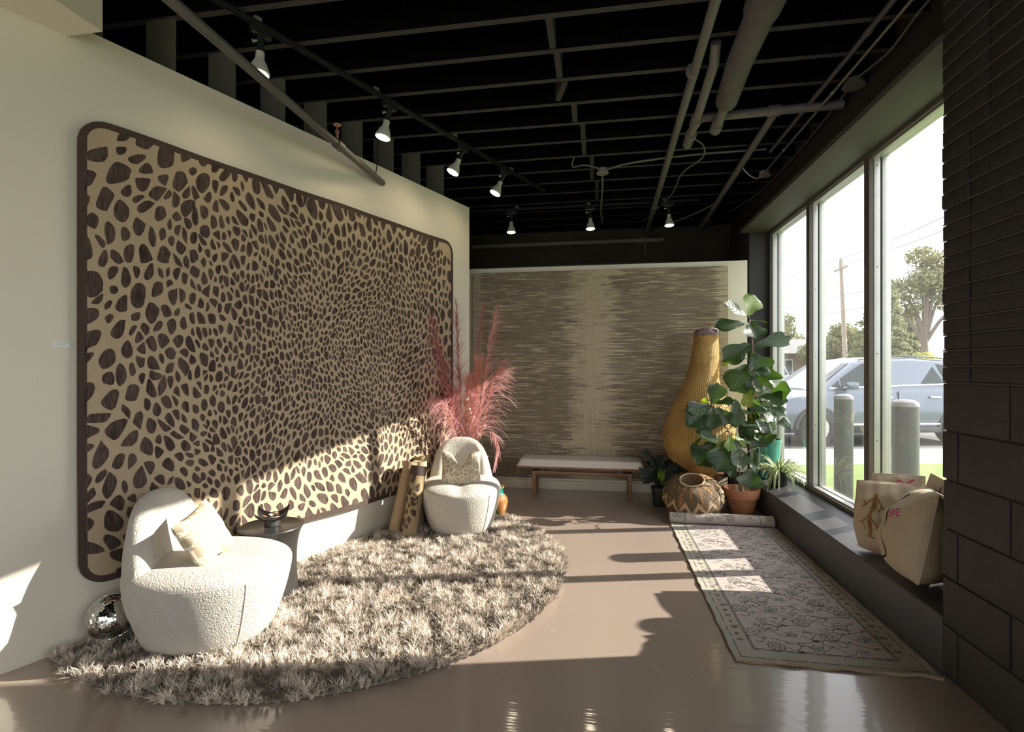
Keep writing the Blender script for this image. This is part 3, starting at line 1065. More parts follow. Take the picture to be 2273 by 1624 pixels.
def base_r(z):
    for (z0, r0), (z1, r1) in zip(BASE, BASE[1:]):
        if z <= z1:
            return r0 + (r1 - r0) * max(0, z - z0) / (z1 - z0)
    return BASE[-1][1]


def foot(a, r):
    """chair footprint: a from the front (+x); deeper towards the front"""
    c, s = math.cos(a), math.sin(a)
    kx = 1.19 if c > 0 else 1.02
    p = 2.35
    q = (abs(c) ** p + abs(s) ** p) ** (-1 / p)
    return Vector((0.0 + r * kx * c * q, r * s * q, 0))


def make_chair(label):
    t = thing('boucle_chair', label, 'chair', group='white boucle swivel chairs')
    prof = BASE + [(0.378, 0.342), (0.402, 0.330), (0.418, 0.305), (0.428, 0.268), (0.431, 0.21), (0.428, 0.14), (0.424, 0.07)]
    n = 56
    m = MB()
    vs, fs = [], []
    for z, r in prof:
        for k in range(n):
            a = 2 * pi * k / n
            p = foot(a, r)
            zz = z
            if z > 0.36:
                # crowned seat that rolls down in front, with a shallow crease down the middle
                w = min(1, (z - 0.36) / 0.06)
                zz -= w * 0.016 * math.exp(-(p.y / 0.05) ** 2) * (0.25 + min(1, max(0, p.x + 0.05) / 0.2))
                zz -= w * 0.03 * max(0, p.x / 0.4) ** 2
                zz -= w * 0.02 * max(0, abs(p.y) / 0.34) ** 3
            vs.append((p.x, p.y, zz))
    for i in range(len(prof) - 1):
        for k in range(n):
            a, b = i * n + k, i * n + (k + 1) % n
            fs.append((a, b, b + n, a + n))
    fs.append(tuple(range(n))[::-1])
    vs.append((0, 0, 0.407))
    L = (len(prof) - 1) * n
    for k in range(n):
        fs.append((L + k, L + (k + 1) % n, len(vs) - 1))
    m.add(vs, fs)
    seat = m.build('seat', M_boucle, t, sharp=80)
    ss = seat.modifiers.new('soft', 'SUBSURF')
    ss.levels = ss.render_levels = 1
    # wrap-around back: a thick shell of rounded section
    m = MB()
    A = 68
    nphi, nsec = 52, 26
    vs, fs = [], []
    for i in range(nphi + 1):
        ph = R(-A + 2 * A * i / nphi)      # from the rear
        a = pi + ph
        yy = math.sin(ph)
        hh = 0.385 + 0.38 * max(0, 1 - abs(ph / R(A)) ** 2.7) ** 0.5
        endk = max(0.0, 1 - (abs(ph) / R(A)) ** 10)
        hh = 0.36 + (hh - 0.36) * endk
        th_b = 0.045 + 0.115 * (math.cos(ph * 0.9) * 0.5 + 0.5)
        for j in range(nsec):
            s = j / nsec
            # outer wall up, over the top, inner wall down
            if s < 0.46:
                zz = 0.12 + (hh - 0.07 - 0.12) * (s / 0.46)
                side = 0.0
                ro = base_r(min(zz, 0.35)) + 0.004
                if zz > 0.35:
                    ro = 0.347 + 0.006 * math.sin(min(1, (zz - 0.35) / 0.2) * pi) - 0.05 * max(0, (zz - 0.42) / 0.34) ** 2
                r = ro
            elif s < 0.62:
                w = (s - 0.46) / 0.16
                zt = hh - 0.07
                ro = (0.347 - 0.05 * max(0, (zt - 0.42) / 0.34) ** 2) if zt > 0.35 else base_r(max(zt, 0)) + 0.004
                thk = th_b * (1 - 0.25 * max(0, (hh - 0.42) / 0.34))
                r = ro - thk / 2 + thk / 2 * math.cos(w * pi)
                zz = zt + 0.07 * math.sin(w * pi)
            else:
                w = (s - 0.62) / 0.38
                zt = hh - 0.07
                ro = (0.347 - 0.05 * max(0, (zt - 0.42) / 0.34) ** 2) if zt > 0.35 else base_r(max(zt, 0)) + 0.004
                thk = th_b * (1 - 0.25 * max(0, (hh - 0.42) / 0.34))
                zz = zt + (0.30 - zt) * w
                r = ro - thk - 0.045 * w
            p = foot(a, r)
            if s >= 0.54:
                fl = 0.75 * min(1, (s - 0.54) / 0.10) * (1 - 0.6 * (ph / R(A)) ** 2)
                p.x = p.x * (1 - fl) + (-0.185 - 0.04 * (zz - 0.42) / 0.33) * fl
            kk = min(1, max(0, (zz - 0.26) / 0.18))
            vs.append((p.x, p.y * (1 - 0.13 * kk * kk * (3 - 2 * kk)), zz))
    for i in range(nphi):
        for j in range(nsec):
            a, b = i * nsec + j, i * nsec + (j + 1) % nsec
            fs.append((a, b, b + nsec, a + nsec))
    fs.append(tuple(range(nsec))[::-1])
    fs.append(tuple(nphi * nsec + j for j in range(nsec)))
    m.add(vs, fs)
    bk = m.build('backrest', M_boucle, t, sharp=80)
    fix_normals(bk)
    sm = bk.modifiers.new('soft', 'SMOOTH')
    sm.factor = 0.5
    sm.iterations = 3
    ss = bk.modifiers.new('fine', 'SUBSURF')
    ss.levels = ss.render_levels = 1
    # piped seam round the seat edge
    m = MB()
    pts = []
    for k in range(41):
        a = R(-112 + 224 * k / 40)
        p = foot(a, 0.3425)
        pts.append((p.x, p.y, 0.352))
    m.tube(pts, 0.0022, 6)
    for a in (0.72, -0.72):
        pts = []
        for zz in (0.03, 0.1, 0.17, 0.24, 0.30, 0.35):
            p = foot(a, base_r(zz) + 0.0005)
            pts.append((p.x, p.y, zz))
        m.tube(pts, 0.002, 6)
    m.build('piping', M_seam, t)
    return t


chair_a = make_chair('white boucle chair in front of the black side table, seen from its side')
chair_a.location = (-2.02, 2.40, 0.014)
chair_a.rotation_euler = (0, 0, R(10))
chair_b = copy_tree(chair_a)
chair_b['label'] = 'white boucle chair facing the camera beside the rolled rugs'
chair_b.location = (-1.175, 4.36, 0.014)
chair_b.rotation_euler = (0, 0, R(-76))


# ---- cushions
def mat_giraffe():
    m, nt, b = node_mat('pebble_print_linen', 0.85, spec=0.2)
    g = G(nt)
    co = g.coord()
    nz = g.n('ShaderNodeTexNoise', {'Vector': co, 'Scale': 14.0}).outputs[1]
    v = g.n('ShaderNodeVectorMath', {0: g.scale(nz, (0.012, 0.012, 0)), 1: g.scale(co, (1, 1, 0))}, operation='ADD').outputs[0]
    d = g.n('ShaderNodeTexVoronoi', {'Vector': v, 'Scale': 24.0, 'Randomness': 0.95}, feature='DISTANCE_TO_EDGE').outputs[0]
    line = g.ramp(d, 0.065, 0.05)
    fine = g.noise(co, 500, 2)
    base = g.mix(fine, (0.40, 0.325, 0.225), (0.47, 0.39, 0.28))
    g.put(b.inputs['Base Color'], g.mix(line, base, (0.72, 0.65, 0.51)))
    g.bump(b, g.m('ADD', fine, g.m('MULTIPLY', line, 0.7)), 0.15, 0.002)
    return m


def pillow(W_, H_, T_, chop=0.0, pinch=0.06, n=26, wr=0.0, seed=0, soft=False):
    """cushion in the local XY plane, y up, z = thickness"""
    m = MB()
    pr = random.Random(seed)
    ph = [pr.uniform(0, 6) for _ in range(4)]
    def P(u, v, s):
        a, b = 2 * u - 1, 2 * v - 1
        x = W_ / 2 * a * (1 - pinch * (1 - b * b))
        y = H_ / 2 * b * (1 - pinch * (1 - a * a))
        if soft:          # slumped cushion: rounded lower corners, eared upper ones
            k_ = 0.25 if b > 0 else 0.55
            x, y = x * math.sqrt(1 - k_ * b * b / 2), y * math.sqrt(1 - k_ * a * a / 2)
        t = ((1 - a ** 4) * (1 - b ** 4)) ** 0.55 * T_ / 2
        if soft:
            t = ((1 - abs(a) ** 2.3) * (1 - abs(b) ** 2.3)) ** 0.62 * T_ / 2
        t *= (1 - 0.25 * (b * 0.5 + 0.5))
        if chop:
            k = math.exp(-(a / 0.34) ** 2) * max(0, (b + 0.15)) ** 1.5
            y -= chop * k
            t *= 1 - 0.55 * k * (1 if abs(a) < 0.4 else 0.6)
        if wr:
            t += wr * (1 - a ** 4) * (1 - b ** 4) * (math.sin(a * 7 + b * 5 + ph[0]) + math.sin(b * 11 - a * 3 + ph[1]) + 0.7 * math.sin(a * 15 + b * 9 + ph[2])) * 0.5
        return Vector((x, y, s * t))
    m.grid(lambda u, v: P(u, v, 1), n, n)
    k = len(m.v)
    m.grid(lambda u, v: P(u, v, -1), n, n, 1)
    m.f[-n * n:] = [tuple(reversed(q)) for q in m.f[-n * n:]]
    # weld the two sides along the rim
    rim = {}
    for i in range(n + 1):
        for j in range(n + 1):
            if i in (0, n) or j in (0, n):
                q = i * (n + 1) + j
                rim[k + q] = q
    m.f = [tuple(rim.get(i, i) for i in f) for f in m.f]
    return m


def place_frame(o, origin, xdir, zdir):
    """orient o so that local z = zdir and local x is as near xdir as possible"""
    z = Vector(zdir).normalized()
    x = Vector(xdir)
    x = (x - z * x.dot(z)).normalized()
    y = z.cross(x)
    o.matrix_world = Matrix(((x.x, y.x, z.x, origin[0]), (x.y, y.y, z.y, origin[1]), (x.z, y.z, z.z, origin[2]), (0, 0, 0, 1)))


M_gir = mat_giraffe()
o = fix_normals(pillow(0.27, 0.30, 0.13, 0.02, 0.08, wr=0.006, seed=4).build('throw_pillow', M_gir))
tag(o, 'beige pebble-patterned pillow on the chair beside the side table', 'pillow', 'pebble-patterned pillows')
place_frame(o, (-1.955, 2.31, 0.55), (0.18, -0.95, -0.22), (0.90, 0.02, 0.40))
o = fix_normals(pillow(0.34, 0.30, 0.13, 0.10, 0.05, wr=0.003, seed=2).build('throw_pillow', M_gir))
tag(o, 'beige pebble-patterned pillow with a dented top on the chair facing the camera', 'pillow', 'pebble-patterned pillows')
place_frame(o, (-1.145, 4.26, 0.54), (0.97, 0.24, 0.0), (0.235, -0.94, 0.28))

# ================================================================== SIDE TABLE AND BOWL
M_drum = plain('black_stained_wood', (0.032, 0.030, 0.028), 0.38, var=0.3, vscale=14, bump=0.12, bscale=50, bdist=0.002)
tx, ty = -1.975, 2.875
t = thing('side_table', 'round black drum side table with pinched waist behind the near chair', 'table', (tx, ty, 0.03))
MB().lathe([(0.150, 0.0), (0.155, 0.004), (0.150, 0.05), (0.144, 0.14), (0.145, 0.22), (0.152, 0.30), (0.166, 0.36), (0.180, 0.388), (0.184, 0.396)], 48).build('pedestal', M_drum, t)
MB().lathe([(0.184, 0.394), (0.187, 0.400), (0.185, 0.4055), (0.170, 0.4065), (0.164, 0.402), (0.0, 0.401)], 48).build('tabletop', M_drum, t)
bz = 0.03 + 0.4015
t = thing('bowl', 'black four-cornered footed bowl on the side table', 'bowl', (tx + 0.0, ty + 0.01, bz), R(28))
MB().lathe([(0.044, 0.0), (0.046, 0.003), (0.043, 0.03), (0.042, 0.036), (0.0, 0.037)], 28).build('foot', M_drum, t)
m = MB()
def bowlP(u, v, off):
    a, b = 2 * u - 1, 2 * v - 1
    x, y = a * 0.082 * (1 + 0.12 * b * b), b * 0.082 * (1 + 0.12 * a * a)
    r2 = a * a + b * b
    return Vector((x, y, 0.036 + 0.024 * r2 + 0.022 * a * a * b * b - off * (1.0)))
m.grid(lambda u, v: bowlP(u, v, 0), 20, 20)
k = len(m.v)
m.grid(lambda u, v: bowlP(u, v, 0.007), 20, 20)
m.f[-400:] = [tuple(reversed(q)) for q in m.f[-400:]]
def gi(i, j):
    return i * 21 + j
ring = [gi(i, 0) for i in range(20)] + [gi(20, j) for j in range(20)] + [gi(i, 20) for i in range(20, 0, -1)] + [gi(0, j) for j in range(20, 0, -1)]
for a, c in zip(ring, ring[1:] + ring[:1]):
    m.f.append((c, a, a + k, c + k)); m.mi.append(0)
fix_normals(m.build('bowl_shell', M_drum, t))
# leather scraps lying in the bowl
M_scr = [plain('brown_speckled_leather', (0.20, 0.10, 0.065), 0.5, var=0.5, vscale=60), plain('cream_hide', (0.62, 0.55, 0.47), 0.7, var=0.3, vscale=50), plain('dark_hide', (0.05, 0.035, 0.03), 0.6, var=0.4, vscale=50)]
pr = random.Random(5)
for k in range(11):
    a = pr.uniform(0, 2 * pi); r = pr.uniform(0, 0.045)
    L, Wd = pr.uniform(0.035, 0.06), pr.uniform(0.014, 0.026)
    mm = MB()
    bend = pr.uniform(-0.008, 0.008)
    def sp(u, v, top):
        x, y = (u - 0.5) * L, (v - 0.5) * Wd * (1 - 0.5 * (2 * u - 1) ** 2)
        return Vector((x, y, bend * (2 * u - 1) ** 2 + top * 0.0025))
    mm.grid(lambda u, v: sp(u, v, 1), 6, 3)
    q = len(mm.v)
    mm.grid(lambda u, v: sp(u, v, 0), 6, 3)
    mm.f[-18:] = [tuple(reversed(f)) for f in mm.f[-18:]]
    o = mm.build('hide_scrap', M_scr[k % 3])
    x, y = tx + math.cos(a) * r, ty + 0.01 + math.sin(a) * r
    o.location = (x, y, bz + 0.046 + 0.016 * (r / 0.045) ** 2 + 0.0022 * k)
    o.rotation_euler = (pr.uniform(-0.15, 0.15), pr.uniform(-0.15, 0.15), pr.uniform(0, 6.28))
    tag(o, ('brown speckled hide scrap heaped in the black bowl', 'cream hide scrap heaped in the black bowl', 'dark brown hide scrap heaped in the black bowl')[k % 3], 'scrap', ('brown hide scraps in the bowl', 'cream hide scraps in the bowl', 'dark hide scraps in the bowl')[k % 3])

# ================================================================== MIRROR BALL
t = thing('mirror_ball', 'mirrored disco ball on the shag rug behind the near chair', 'mirror ball', (-2.425, 2.235, 0.145), 0, rot=(R(62), R(10), R(40)))
BR = 0.106
MB().lathe([(max(0.0, BR * 0.985 * math.cos(a)), BR * 0.985 * math.sin(a)) for a in [R(-90 + 9 * i) for i in range(21)]], 32).build('core', plain('grey_grout', (0.12, 0.12, 0.11), 0.6), t)
M_mir, nt_, b_ = node_mat('mirror_glass', 0.04, (0.82, 0.82, 0.78), metal=1.0)
m = MB()
pr = random.Random(2)
nlat = 30
for i in range(nlat):
    la0 = R(-86 + 172 * i / nlat); la1 = R(-86 + 172 * (i + 1) / nlat)
    lc = (la0 + la1) / 2
    nl = max(5, int(2 * pi * BR * math.cos(lc) / 0.0112))
    for j in range(nl):
        a = 2 * pi * (j + 0.5) / nl
        nrm = Vector((math.cos(lc) * math.cos(a), math.cos(lc) * math.sin(a), math.sin(lc)))
        e = Vector((-math.sin(a), math.cos(a), 0)); f = nrm.cross(e)
        nr2 = (nrm + e * pr.uniform(-0.07, 0.07) + f * pr.uniform(-0.07, 0.07)).normalized()
        e = f.cross(nr2).normalized() if False else e
        f2 = nr2.cross(e).normalized(); e2 = f2.cross(nr2).normalized()
        hw, hh = pi * BR * math.cos(lc) / nl * 0.88, BR * (la1 - la0) / 2 * 0.88
        c = nrm * (BR * 1.004)
        vs = [c + e2 * hw * sx + f2 * hh * sy for sx, sy in ((-1, -1), (1, -1), (1, 1), (-1, 1))]
        vs += [p * 0.985 for p in vs]
        m.add(vs, [(0, 1, 2, 3), (0, 4, 5, 1), (1, 5, 6, 2), (2, 6, 7, 3), (3, 7, 4, 0)])
o = m.build('mirror_tiles', M_mir, t, smooth=False)
o['kind'] = 'stuff'

# ================================================================== ROLLED RUGS LEANING ON THE WALL
M_jute = plain('tan_woven_jute', (0.36, 0.255, 0.145), 0.9, var=0.35, vscale=90, bump=0.6, bscale=260, bdist=0.003)
M_jute2 = plain('pale_tan_jute', (0.42, 0.33, 0.22), 0.9, var=0.35, vscale=80, bump=0.7, bscale=200, bdist=0.004)
M_spot = mat_spot()
M_jute3 = plain('olive_tan_wool', (0.30, 0.225, 0.12), 0.9, var=0.3, vscale=80, bump=0.6, bscale=240, bdist=0.003)
M_band = plain('dark_brown_binding', (0.065, 0.045, 0.038), 0.9, var=0.3, vscale=80)


def rug_roll(name, label, base, top, r, mat, mat_end, band=None, n=36, spots=None):
    base, top = Vector(base), Vector(top)
    L = (top - base).length
    t = thing(name, label, 'rolled rug', base)
    t.rotation_euler = (top - base).to_track_quat('Z', 'Y').to_euler()
    MB().lathe([(r * 0.97, 0.0), (r, 0.01), (r, L - 0.012), (r * 0.97, L), (r * 0.80, L), (r * 0.80, L - 0.02)], n).build('roll_body', mat, t)
    # spiral edge at the top
    m = MB()
    pts = []
    for k in range(110):
        a = k * 0.2
        q = r * (0.14 + 0.76 * k / 110)
        pts.append((q * math.cos(a), q * math.sin(a), L - 0.012))
    m.tube(pts, r * 0.075, 6)
    m.build('spiral_edge', mat_end, t)
    if spots:
        m = MB()
        for P in pebble_spots(pi * r, L / 2 + 0.05, spots, 0.034):
            k = len(P)
            P = P + [(sum(p[0] for p in P) / k, sum(p[1] for p in P) / k)]
            m.add([((r + 0.0012) * math.cos(x / r), (r + 0.0012) * math.sin(x / r), min(L - 0.03, max(0.02, z + L / 2))) for x, z in P], [(i, (i + 1) % k, k) for i in range(k)])
        m.build('spots', M_spot, t, smooth=False)['kind'] = 'stuff'
    if band:
        MB().lathe([(r * 1.012, L - 0.075), (r * 1.02, L - 0.07), (r * 1.02, L - 0.012), (r * 0.98, L + 0.001), (r * 0.79, L + 0.001)], n).build('binding', band, t)
    return t


rug_roll('rug_roll', 'plain tan rolled rug leaning on the leopard rug', at(878, 1177, 4.30), at(912, 1024, 4.42), 0.058, M_jute, M_jute)
rug_roll('rug_roll', 'leopard-spotted rolled rug leaning in front of the plain tan roll', at(908, 1186, 4.20), at(930, 1034, 4.30), 0.066, M_jute3, M_jute, M_band, spots=21)
rug_roll('rug_roll', 'pale jute rolled rug behind the spotted roll', at(925, 1174, 4.48), at(932, 1023, 4.52), 0.062, M_jute2, M_jute2)
rug_roll('rug_roll', 'dark spotted rolled rug showing behind the chair back', at(948, 1165, 4.66), at(936, 1012, 4.72), 0.075, M_jute3, M_jute, None, spots=22)

# ================================================================== VASES AND PAMPAS
def mat_glaze():
    m, nt, b = node_mat('green_brown_drip_glaze', 0.12, spec=0.6, coat=0.5)
    g = G(nt)
    co = g.coord()
    x, y, z = g.sep(co)
    n = g.noise(g.scale(co, (14, 14, 2.2)), 1.0, 3)
    c = g.mix(g.ramp(g.m('ADD', n, g.m('MULTIPLY', x, 3.0)), 0.55, 0.68), (0.025, 0.10, 0.035), (0.40, 0.17, 0.05))
    top = g.ramp(z, 0.19, 0.24)
    c = g.mix(top, c, (0.02, 0.17, 0.13))
    rim = g.ramp(z, 0.279, 0.287)
    c = g.mix(rim, c, (0.6, 0.36, 0.03))
    g.put(b.inputs['Base Color'], c)
    return m


vp = Vector((-0.925, 4.745, 0.0))
MB_ = MB().lathe([(0.058, 0.0), (0.062, 0.004), (0.078, 0.05), (0.097, 0.11), (0.102, 0.15), (0.095, 0.185), (0.07, 0.215), (0.056, 0.235), (0.055, 0.255), (0.064, 0.282), (0.068, 0.292), (0.062, 0.292), (0.05, 0.25), (0.05, 0.22), (0.0, 0.16)], 40)
o = MB_.build('glazed_vase', mat_glaze(), loc=vp)
tag(o, 'green and brown glazed vase on the floor beside the far chair', 'vase')

pv = Vector((-1.27, 5.02, 0.0))
t = thing('floor_vase', 'pale floor vase holding the pink pampas behind the chair', 'vase', pv)
M_pale = plain('pale_stoneware', (0.6, 0.55, 0.47), 0.6)
MB().lathe([(0.07, 0.0), (0.075, 0.005), (0.10, 0.12), (0.105, 0.25), (0.085, 0.38), (0.06, 0.45), (0.062, 0.50), (0.056, 0.50), (0.054, 0.45), (0.07, 0.36), (0.0, 0.3)], 32).build('vase_body', M_pale, t)

M_stem = plain('straw_stem', (0.42, 0.27, 0.12), 0.6, var=0.2)


def strand_mat(name, c):
    m, nt, b = node_mat(name, 0.55, c, spec=0.3)
    g = G(nt)
    at_ = g.n('ShaderNodeAttribute', attribute_name='tint').outputs['Fac']
    g.put(b.inputs['Base Color'], g.mix(at_, tuple(x * 0.6 for x in c), tuple(min(1, x * 1.35) for x in c)))
    # thin plant fibre lets light through
    tl = g.n('ShaderNodeBsdfTranslucent', {0: (*c, 1)})
    mx = g.n('ShaderNodeMixShader', {0: 0.35, 1: b.outputs[0], 2: tl.outputs[0]})
    nt.links.new(mx.outputs[0], nt.nodes['Material Output'].inputs[0])
    return m


M_pk = strand_mat('dusty_pink_plume', (0.52, 0.21, 0.22))
M_pk2 = strand_mat('pale_pink_plume', (0.78, 0.42, 0.41))
M_coral = strand_mat('coral_plume', (0.88, 0.45, 0.36))


def strands(name, paths, w0, mat, parent, seed):
    """many thin curved fibres in one mesh: paths = list of point lists"""
    pr = random.Random(seed)
    vs, fs, tint = [], [], []
    for P in paths:
        o = len(vs)
        tv = pr.random()
        side = Vector((pr.uniform(-1, 1), pr.uniform(-1, 1), pr.uniform(-0.3, 0.3))).normalized()
        for i, p in enumerate(P):
            w = w0 * (1 - i / (len(P) - 1)) + 0.0003
            vs.append(tuple(p + side * w)); vs.append(tuple(p - side * w))
            tint += [tv, tv]
        for i in range(len(P) - 1):
            fs.append((o + 2 * i, o + 2 * i + 1, o + 2 * i + 3, o + 2 * i + 2))
    me = bpy.data.meshes.new(name)
    me.from_pydata(vs, [], fs)
    at_ = me.attributes.new('tint', 'FLOAT', 'POINT')
    at_.data.foreach_set('value', np.array(tint, np.float32))
    me.materials.append(mat)
    ob = bpy.data.objects.new(name, me)
    COL.objects.link(ob)
    ob.parent = parent
    return ob


def pampas(label, pts, mat, start=0.25, n=170, ln=0.22, droop=0.5, spread=1.0, fuzz=False, side=None, seed=0):
    """one dried grass: stem through pts, plume of arching fibres over its upper part"""
    pr = random.Random(seed)
    P = smoothpath(pts, 7)
    base = P[0]
    t = thing('pampas_stem', label, 'dried grass', base, 0, 'pink dried grasses behind the far chair')
    Q = [p - base for p in P]
    r = [0.0042 * (1 - 0.75 * i / (len(Q) - 1)) for i in range(len(Q))]
    MB().tube(Q, r, 6).build('stem', M_stem if not fuzz else mat, t)
    paths = []
    for k in range(int(n * 1.7)):
        f = start + (1 - start) * (pr.random() ** 0.9)
        x = f * (len(Q) - 1)
        i = min(int(x), len(Q) - 2)
        p = Q[i].lerp(Q[i + 1], x - i)
        tan = (Q[i + 1] - Q[i]).normalized()
        a = pr.uniform(0, 2 * pi)
        rad = Vector((math.cos(a), math.sin(a), 0))
        if side is not None:
            rad = (rad + Vector(side) * pr.uniform(0.4, 1.8)).normalized()
        g_ = (1 - f) / (1 - start + 1e-6)
        L = ln * (0.35 + 0.65 * min(1, g_ * 1.6)) * pr.uniform(0.55, 1.15)
        if fuzz:
            L = ln * pr.uniform(0.5, 1.1)
        d = (tan * pr.uniform(0.7, 1.3) + rad * spread * pr.uniform(0.35, 0.9)).normalized()
        seg = 6 if not fuzz else 3
        pt = p.copy()
        out = [pt.copy()]
        dp = droop * pr.uniform(0.5, 1.5)
        for s in range(seg):
            d = (d + Vector((0, 0, -dp * 0.42)) + Vector((pr.uniform(-.08, .08), pr.uniform(-.08, .08), 0))).normalized()
            pt = pt + d * (L / seg)
            out.append(pt.copy())
        paths.append(out)
    o = strands('plume', paths, 0.0030 if not fuzz else 0.0019, mat, t, seed)
    o['kind'] = 'stuff'
    return t


D0 = 5.02
VB = at(1042, 1005, D0 + 0.02)
def pt(u, v, d=0.0):
    return at(u, v, D0 + d)
b0 = at(1040, 1020, D0)
pampas('tall pink grass leaning left over the leopard rug', [b0, pt(1010, 930, -.15), pt(985, 820, -.34), pt(957, 705, -.5)], M_pk, 0.26, 330, 0.30, 0.5, 1.0, side=(-0.5, -0.2, 0), seed=1)
pampas('tallest pink grass standing upright in front of the wall edge', [b0, pt(1025, 920), pt(1018, 800, -.02), pt(1012, 668, -.04)], M_pk, 0.36, 150, 0.20, 0.3, 0.7, seed=2)
pampas('thin pink grass standing before the left edge of the striped rug', [b0, pt(1046, 930, .1), pt(1056, 810, .2), pt(1072, 682, .25)], M_pk, 0.35, 150, 0.18, 0.3, 0.7, seed=3)
pampas('tall pink grass arching right over the striped rug', [b0, pt(1062, 930, .02), pt(1080, 800, .05), pt(1100, 682, .1)], M_pk2, 0.22, 210, 0.36, 0.50, 1.0, side=(0.9, -0.2, 0), seed=4)
pampas('pale pink grass bending right above the chair', [b0, pt(1066, 950, -.04), pt(1092, 850, -.06), pt(1118, 800, -.08)], M_pk2, 0.22, 170, 0.33, 0.62, 1.0, side=(0.9, -0.3, 0), seed=5)
pampas('short pink grass hanging down at the right of the chair', [b0, pt(1070, 965, -.1), pt(1092, 958, -.2), pt(1104, 990, -.22), pt(1096, 1040, -.22)], M_pk2, 0.40, 70, 0.17, 0.7, 0.6, seed=6)
pampas('pale pink grass spreading left above the chair', [b0, pt(1010, 960, -.18), pt(988, 900, -.36), pt(968, 880, -.44)], M_pk2, 0.2, 190, 0.30, 0.7, 1.0, side=(-0.7, -0.2, 0), seed=7)
pampas('fluffy coral plume right of the middle', [b0, pt(1052, 920, .05), pt(1060, 850, .06), pt(1064, 800, .06)], M_coral, 0.2, 800, 0.12, 0.12, 1.15, fuzz=True, seed=8)
pampas('fluffy pale coral plume low in the middle', [b0, pt(1045, 985, -.04), pt(1050, 940, -.04), pt(1055, 880, -.03)], M_pk2, 0.1, 650, 0.12, 0.12, 1.2, fuzz=True, seed=9)
pampas('fluffy coral plume left of the middle', [b0, pt(1034, 975, -.02), pt(1036, 900, 0), pt(1040, 838, .02)], M_coral, 0.2, 700, 0.12, 0.15, 1.2, fuzz=True, seed=10)
pampas('fluffy pink plume at the left of the middle', [b0, pt(1022, 985, -.05), pt(1016, 930, -.05), pt(1012, 868, -.05)], M_pk2, 0.15, 750, 0.13, 0.15, 1.2, fuzz=True, seed=11)
# sprigs of small white dried flowers
M_wf = plain('dried_white_flower', (0.85, 0.78, 0.66), 0.7)
t = thing('dried_flower_sprig', 'sprig of tiny cream dried flowers among the pink grasses', 'dried flowers', b0)
pr = random.Random(9)
for (u, v) in ((1032, 862), (1038, 885), (1042, 908), (1046, 915), (1074, 944), (1064, 964), (1050, 925), (1104, 995), (1080, 1010)):
    e = pt(u, v, -0.12) - b0
    MB().tube(smoothpath([Vector((0, 0, 0)), e * 0.5 + Vector((0.01, 0, 0.02)), e], 4), 0.0011, 5).build('sprig_stem', M_stem, t)
    m = MB()
    for q in range(5):
        c = e + Vector((pr.uniform(-.012, .012), pr.uniform(-.012, .012), pr.uniform(-.012, .012)))
        m.lathe([(0.0, -0.005), (0.006, -0.002), (0.0055, 0.003), (0.0, 0.005)], 7, M=Matrix.Translation(c))
    m.build('flower_head', M_wf, t)

# ================================================================== BENCH
def mat_wood(name, a, c, sc=(1, 14, 14)):
    m, nt, b = node_mat(name, 0.42, spec=0.4)
    g = G(nt)
    co = g.coord()
    n = g.noise(g.scale(co, sc), 4.0, 5, 0.6)
    g.put(b.inputs['Base Color'], g.mix(g.ramp(n, 0.3, 0.7), a, c))
    g.bump(b, n, 0.06, 0.003)
    return m


M_wal = mat_wood('walnut', (0.14, 0.068, 0.032), (0.26, 0.135, 0.065))
M_leather = plain('pale_grey_leather', (0.62, 0.57, 0.52), 0.5, var=0.06, bump=0.15, bscale=60, bdist=0.003)
bx0, bx1, by0, by1 = -0.865, 0.50, 5.53, 5.90
t = thing('bench', 'walnut bench with a pale leather cushion before the striped rug', 'bench', ((bx0 + bx1) / 2, (by0 + by1) / 2, 0))
hx, hy = (bx1 - bx0) / 2, (by1 - by0) / 2
MB().bbox(-hx, hx, -hy, hy, 0.315, 0.338, 0.003).build('seat_board', M_wal, t)
m = MB()
nx, ny = 46, 14
def cush(u, v):
    x, y = (2 * u - 1) * (hx - 0.004), (2 * v - 1) * (hy - 0.004)
    ex = max(0.0, abs(2 * u - 1) * hx - (hx - 0.06)) / 0.06
    ey = max(0.0, abs(2 * v - 1) * hy - (hy - 0.06)) / 0.06
    e = min(1.0, math.hypot(ex, ey))
    zz = 0.345 + 0.068 * math.sqrt(max(0, 1 - e ** 2.6))
    for s in (-0.52, 0.47):
        zz -= 0.006 * math.exp(-((x - s) / 0.01) ** 2)
    return Vector((x, y, zz))
m.grid(cush, nx, ny)
k0 = len(m.v)
ring = [i * (ny + 1) for i in range(nx)] + [nx * (ny + 1) + j for j in range(ny)] + [i * (ny + 1) + ny for i in range(nx, 0, -1)] + [j for j in range(ny, 0, -1)]
low = [(m.v[i][0], m.v[i][1], 0.338) for i in ring]
m.v += low
for q in range(len(ring)):
    m.f.append((ring[(q + 1) % len(ring)], ring[q], k0 + q, k0 + (q + 1) % len(ring))); m.mi.append(0)
m.f.append(tuple(range(k0, k0 + len(ring)))); m.mi.append(0)
fix_normals(m.build('cushion', M_leather, t))
for x, lx in ((-0.497, 1), (0.53, -1)):
    for y in (-hy + 0.02, hy - 0.07):
        MB().bbox(x - 0.018, x + 0.018, y, y + 0.045, 0.0, 0.285, 0.003).build('leg', M_wal, t)
for y in (-hy + 0.02, hy - 0.07):
    MB().bbox(-0.479, 0.512, y + 0.002, y + 0.043, 0.252, 0.285, 0.003).build('side_rail', M_wal, t)
for x in (-0.497, 0.53):
    MB().bbox(x - 0.016, x + 0.016, -hy + 0.065, hy - 0.07, 0.252, 0.283, 0.003).build('cross_rail', M_wal, t)
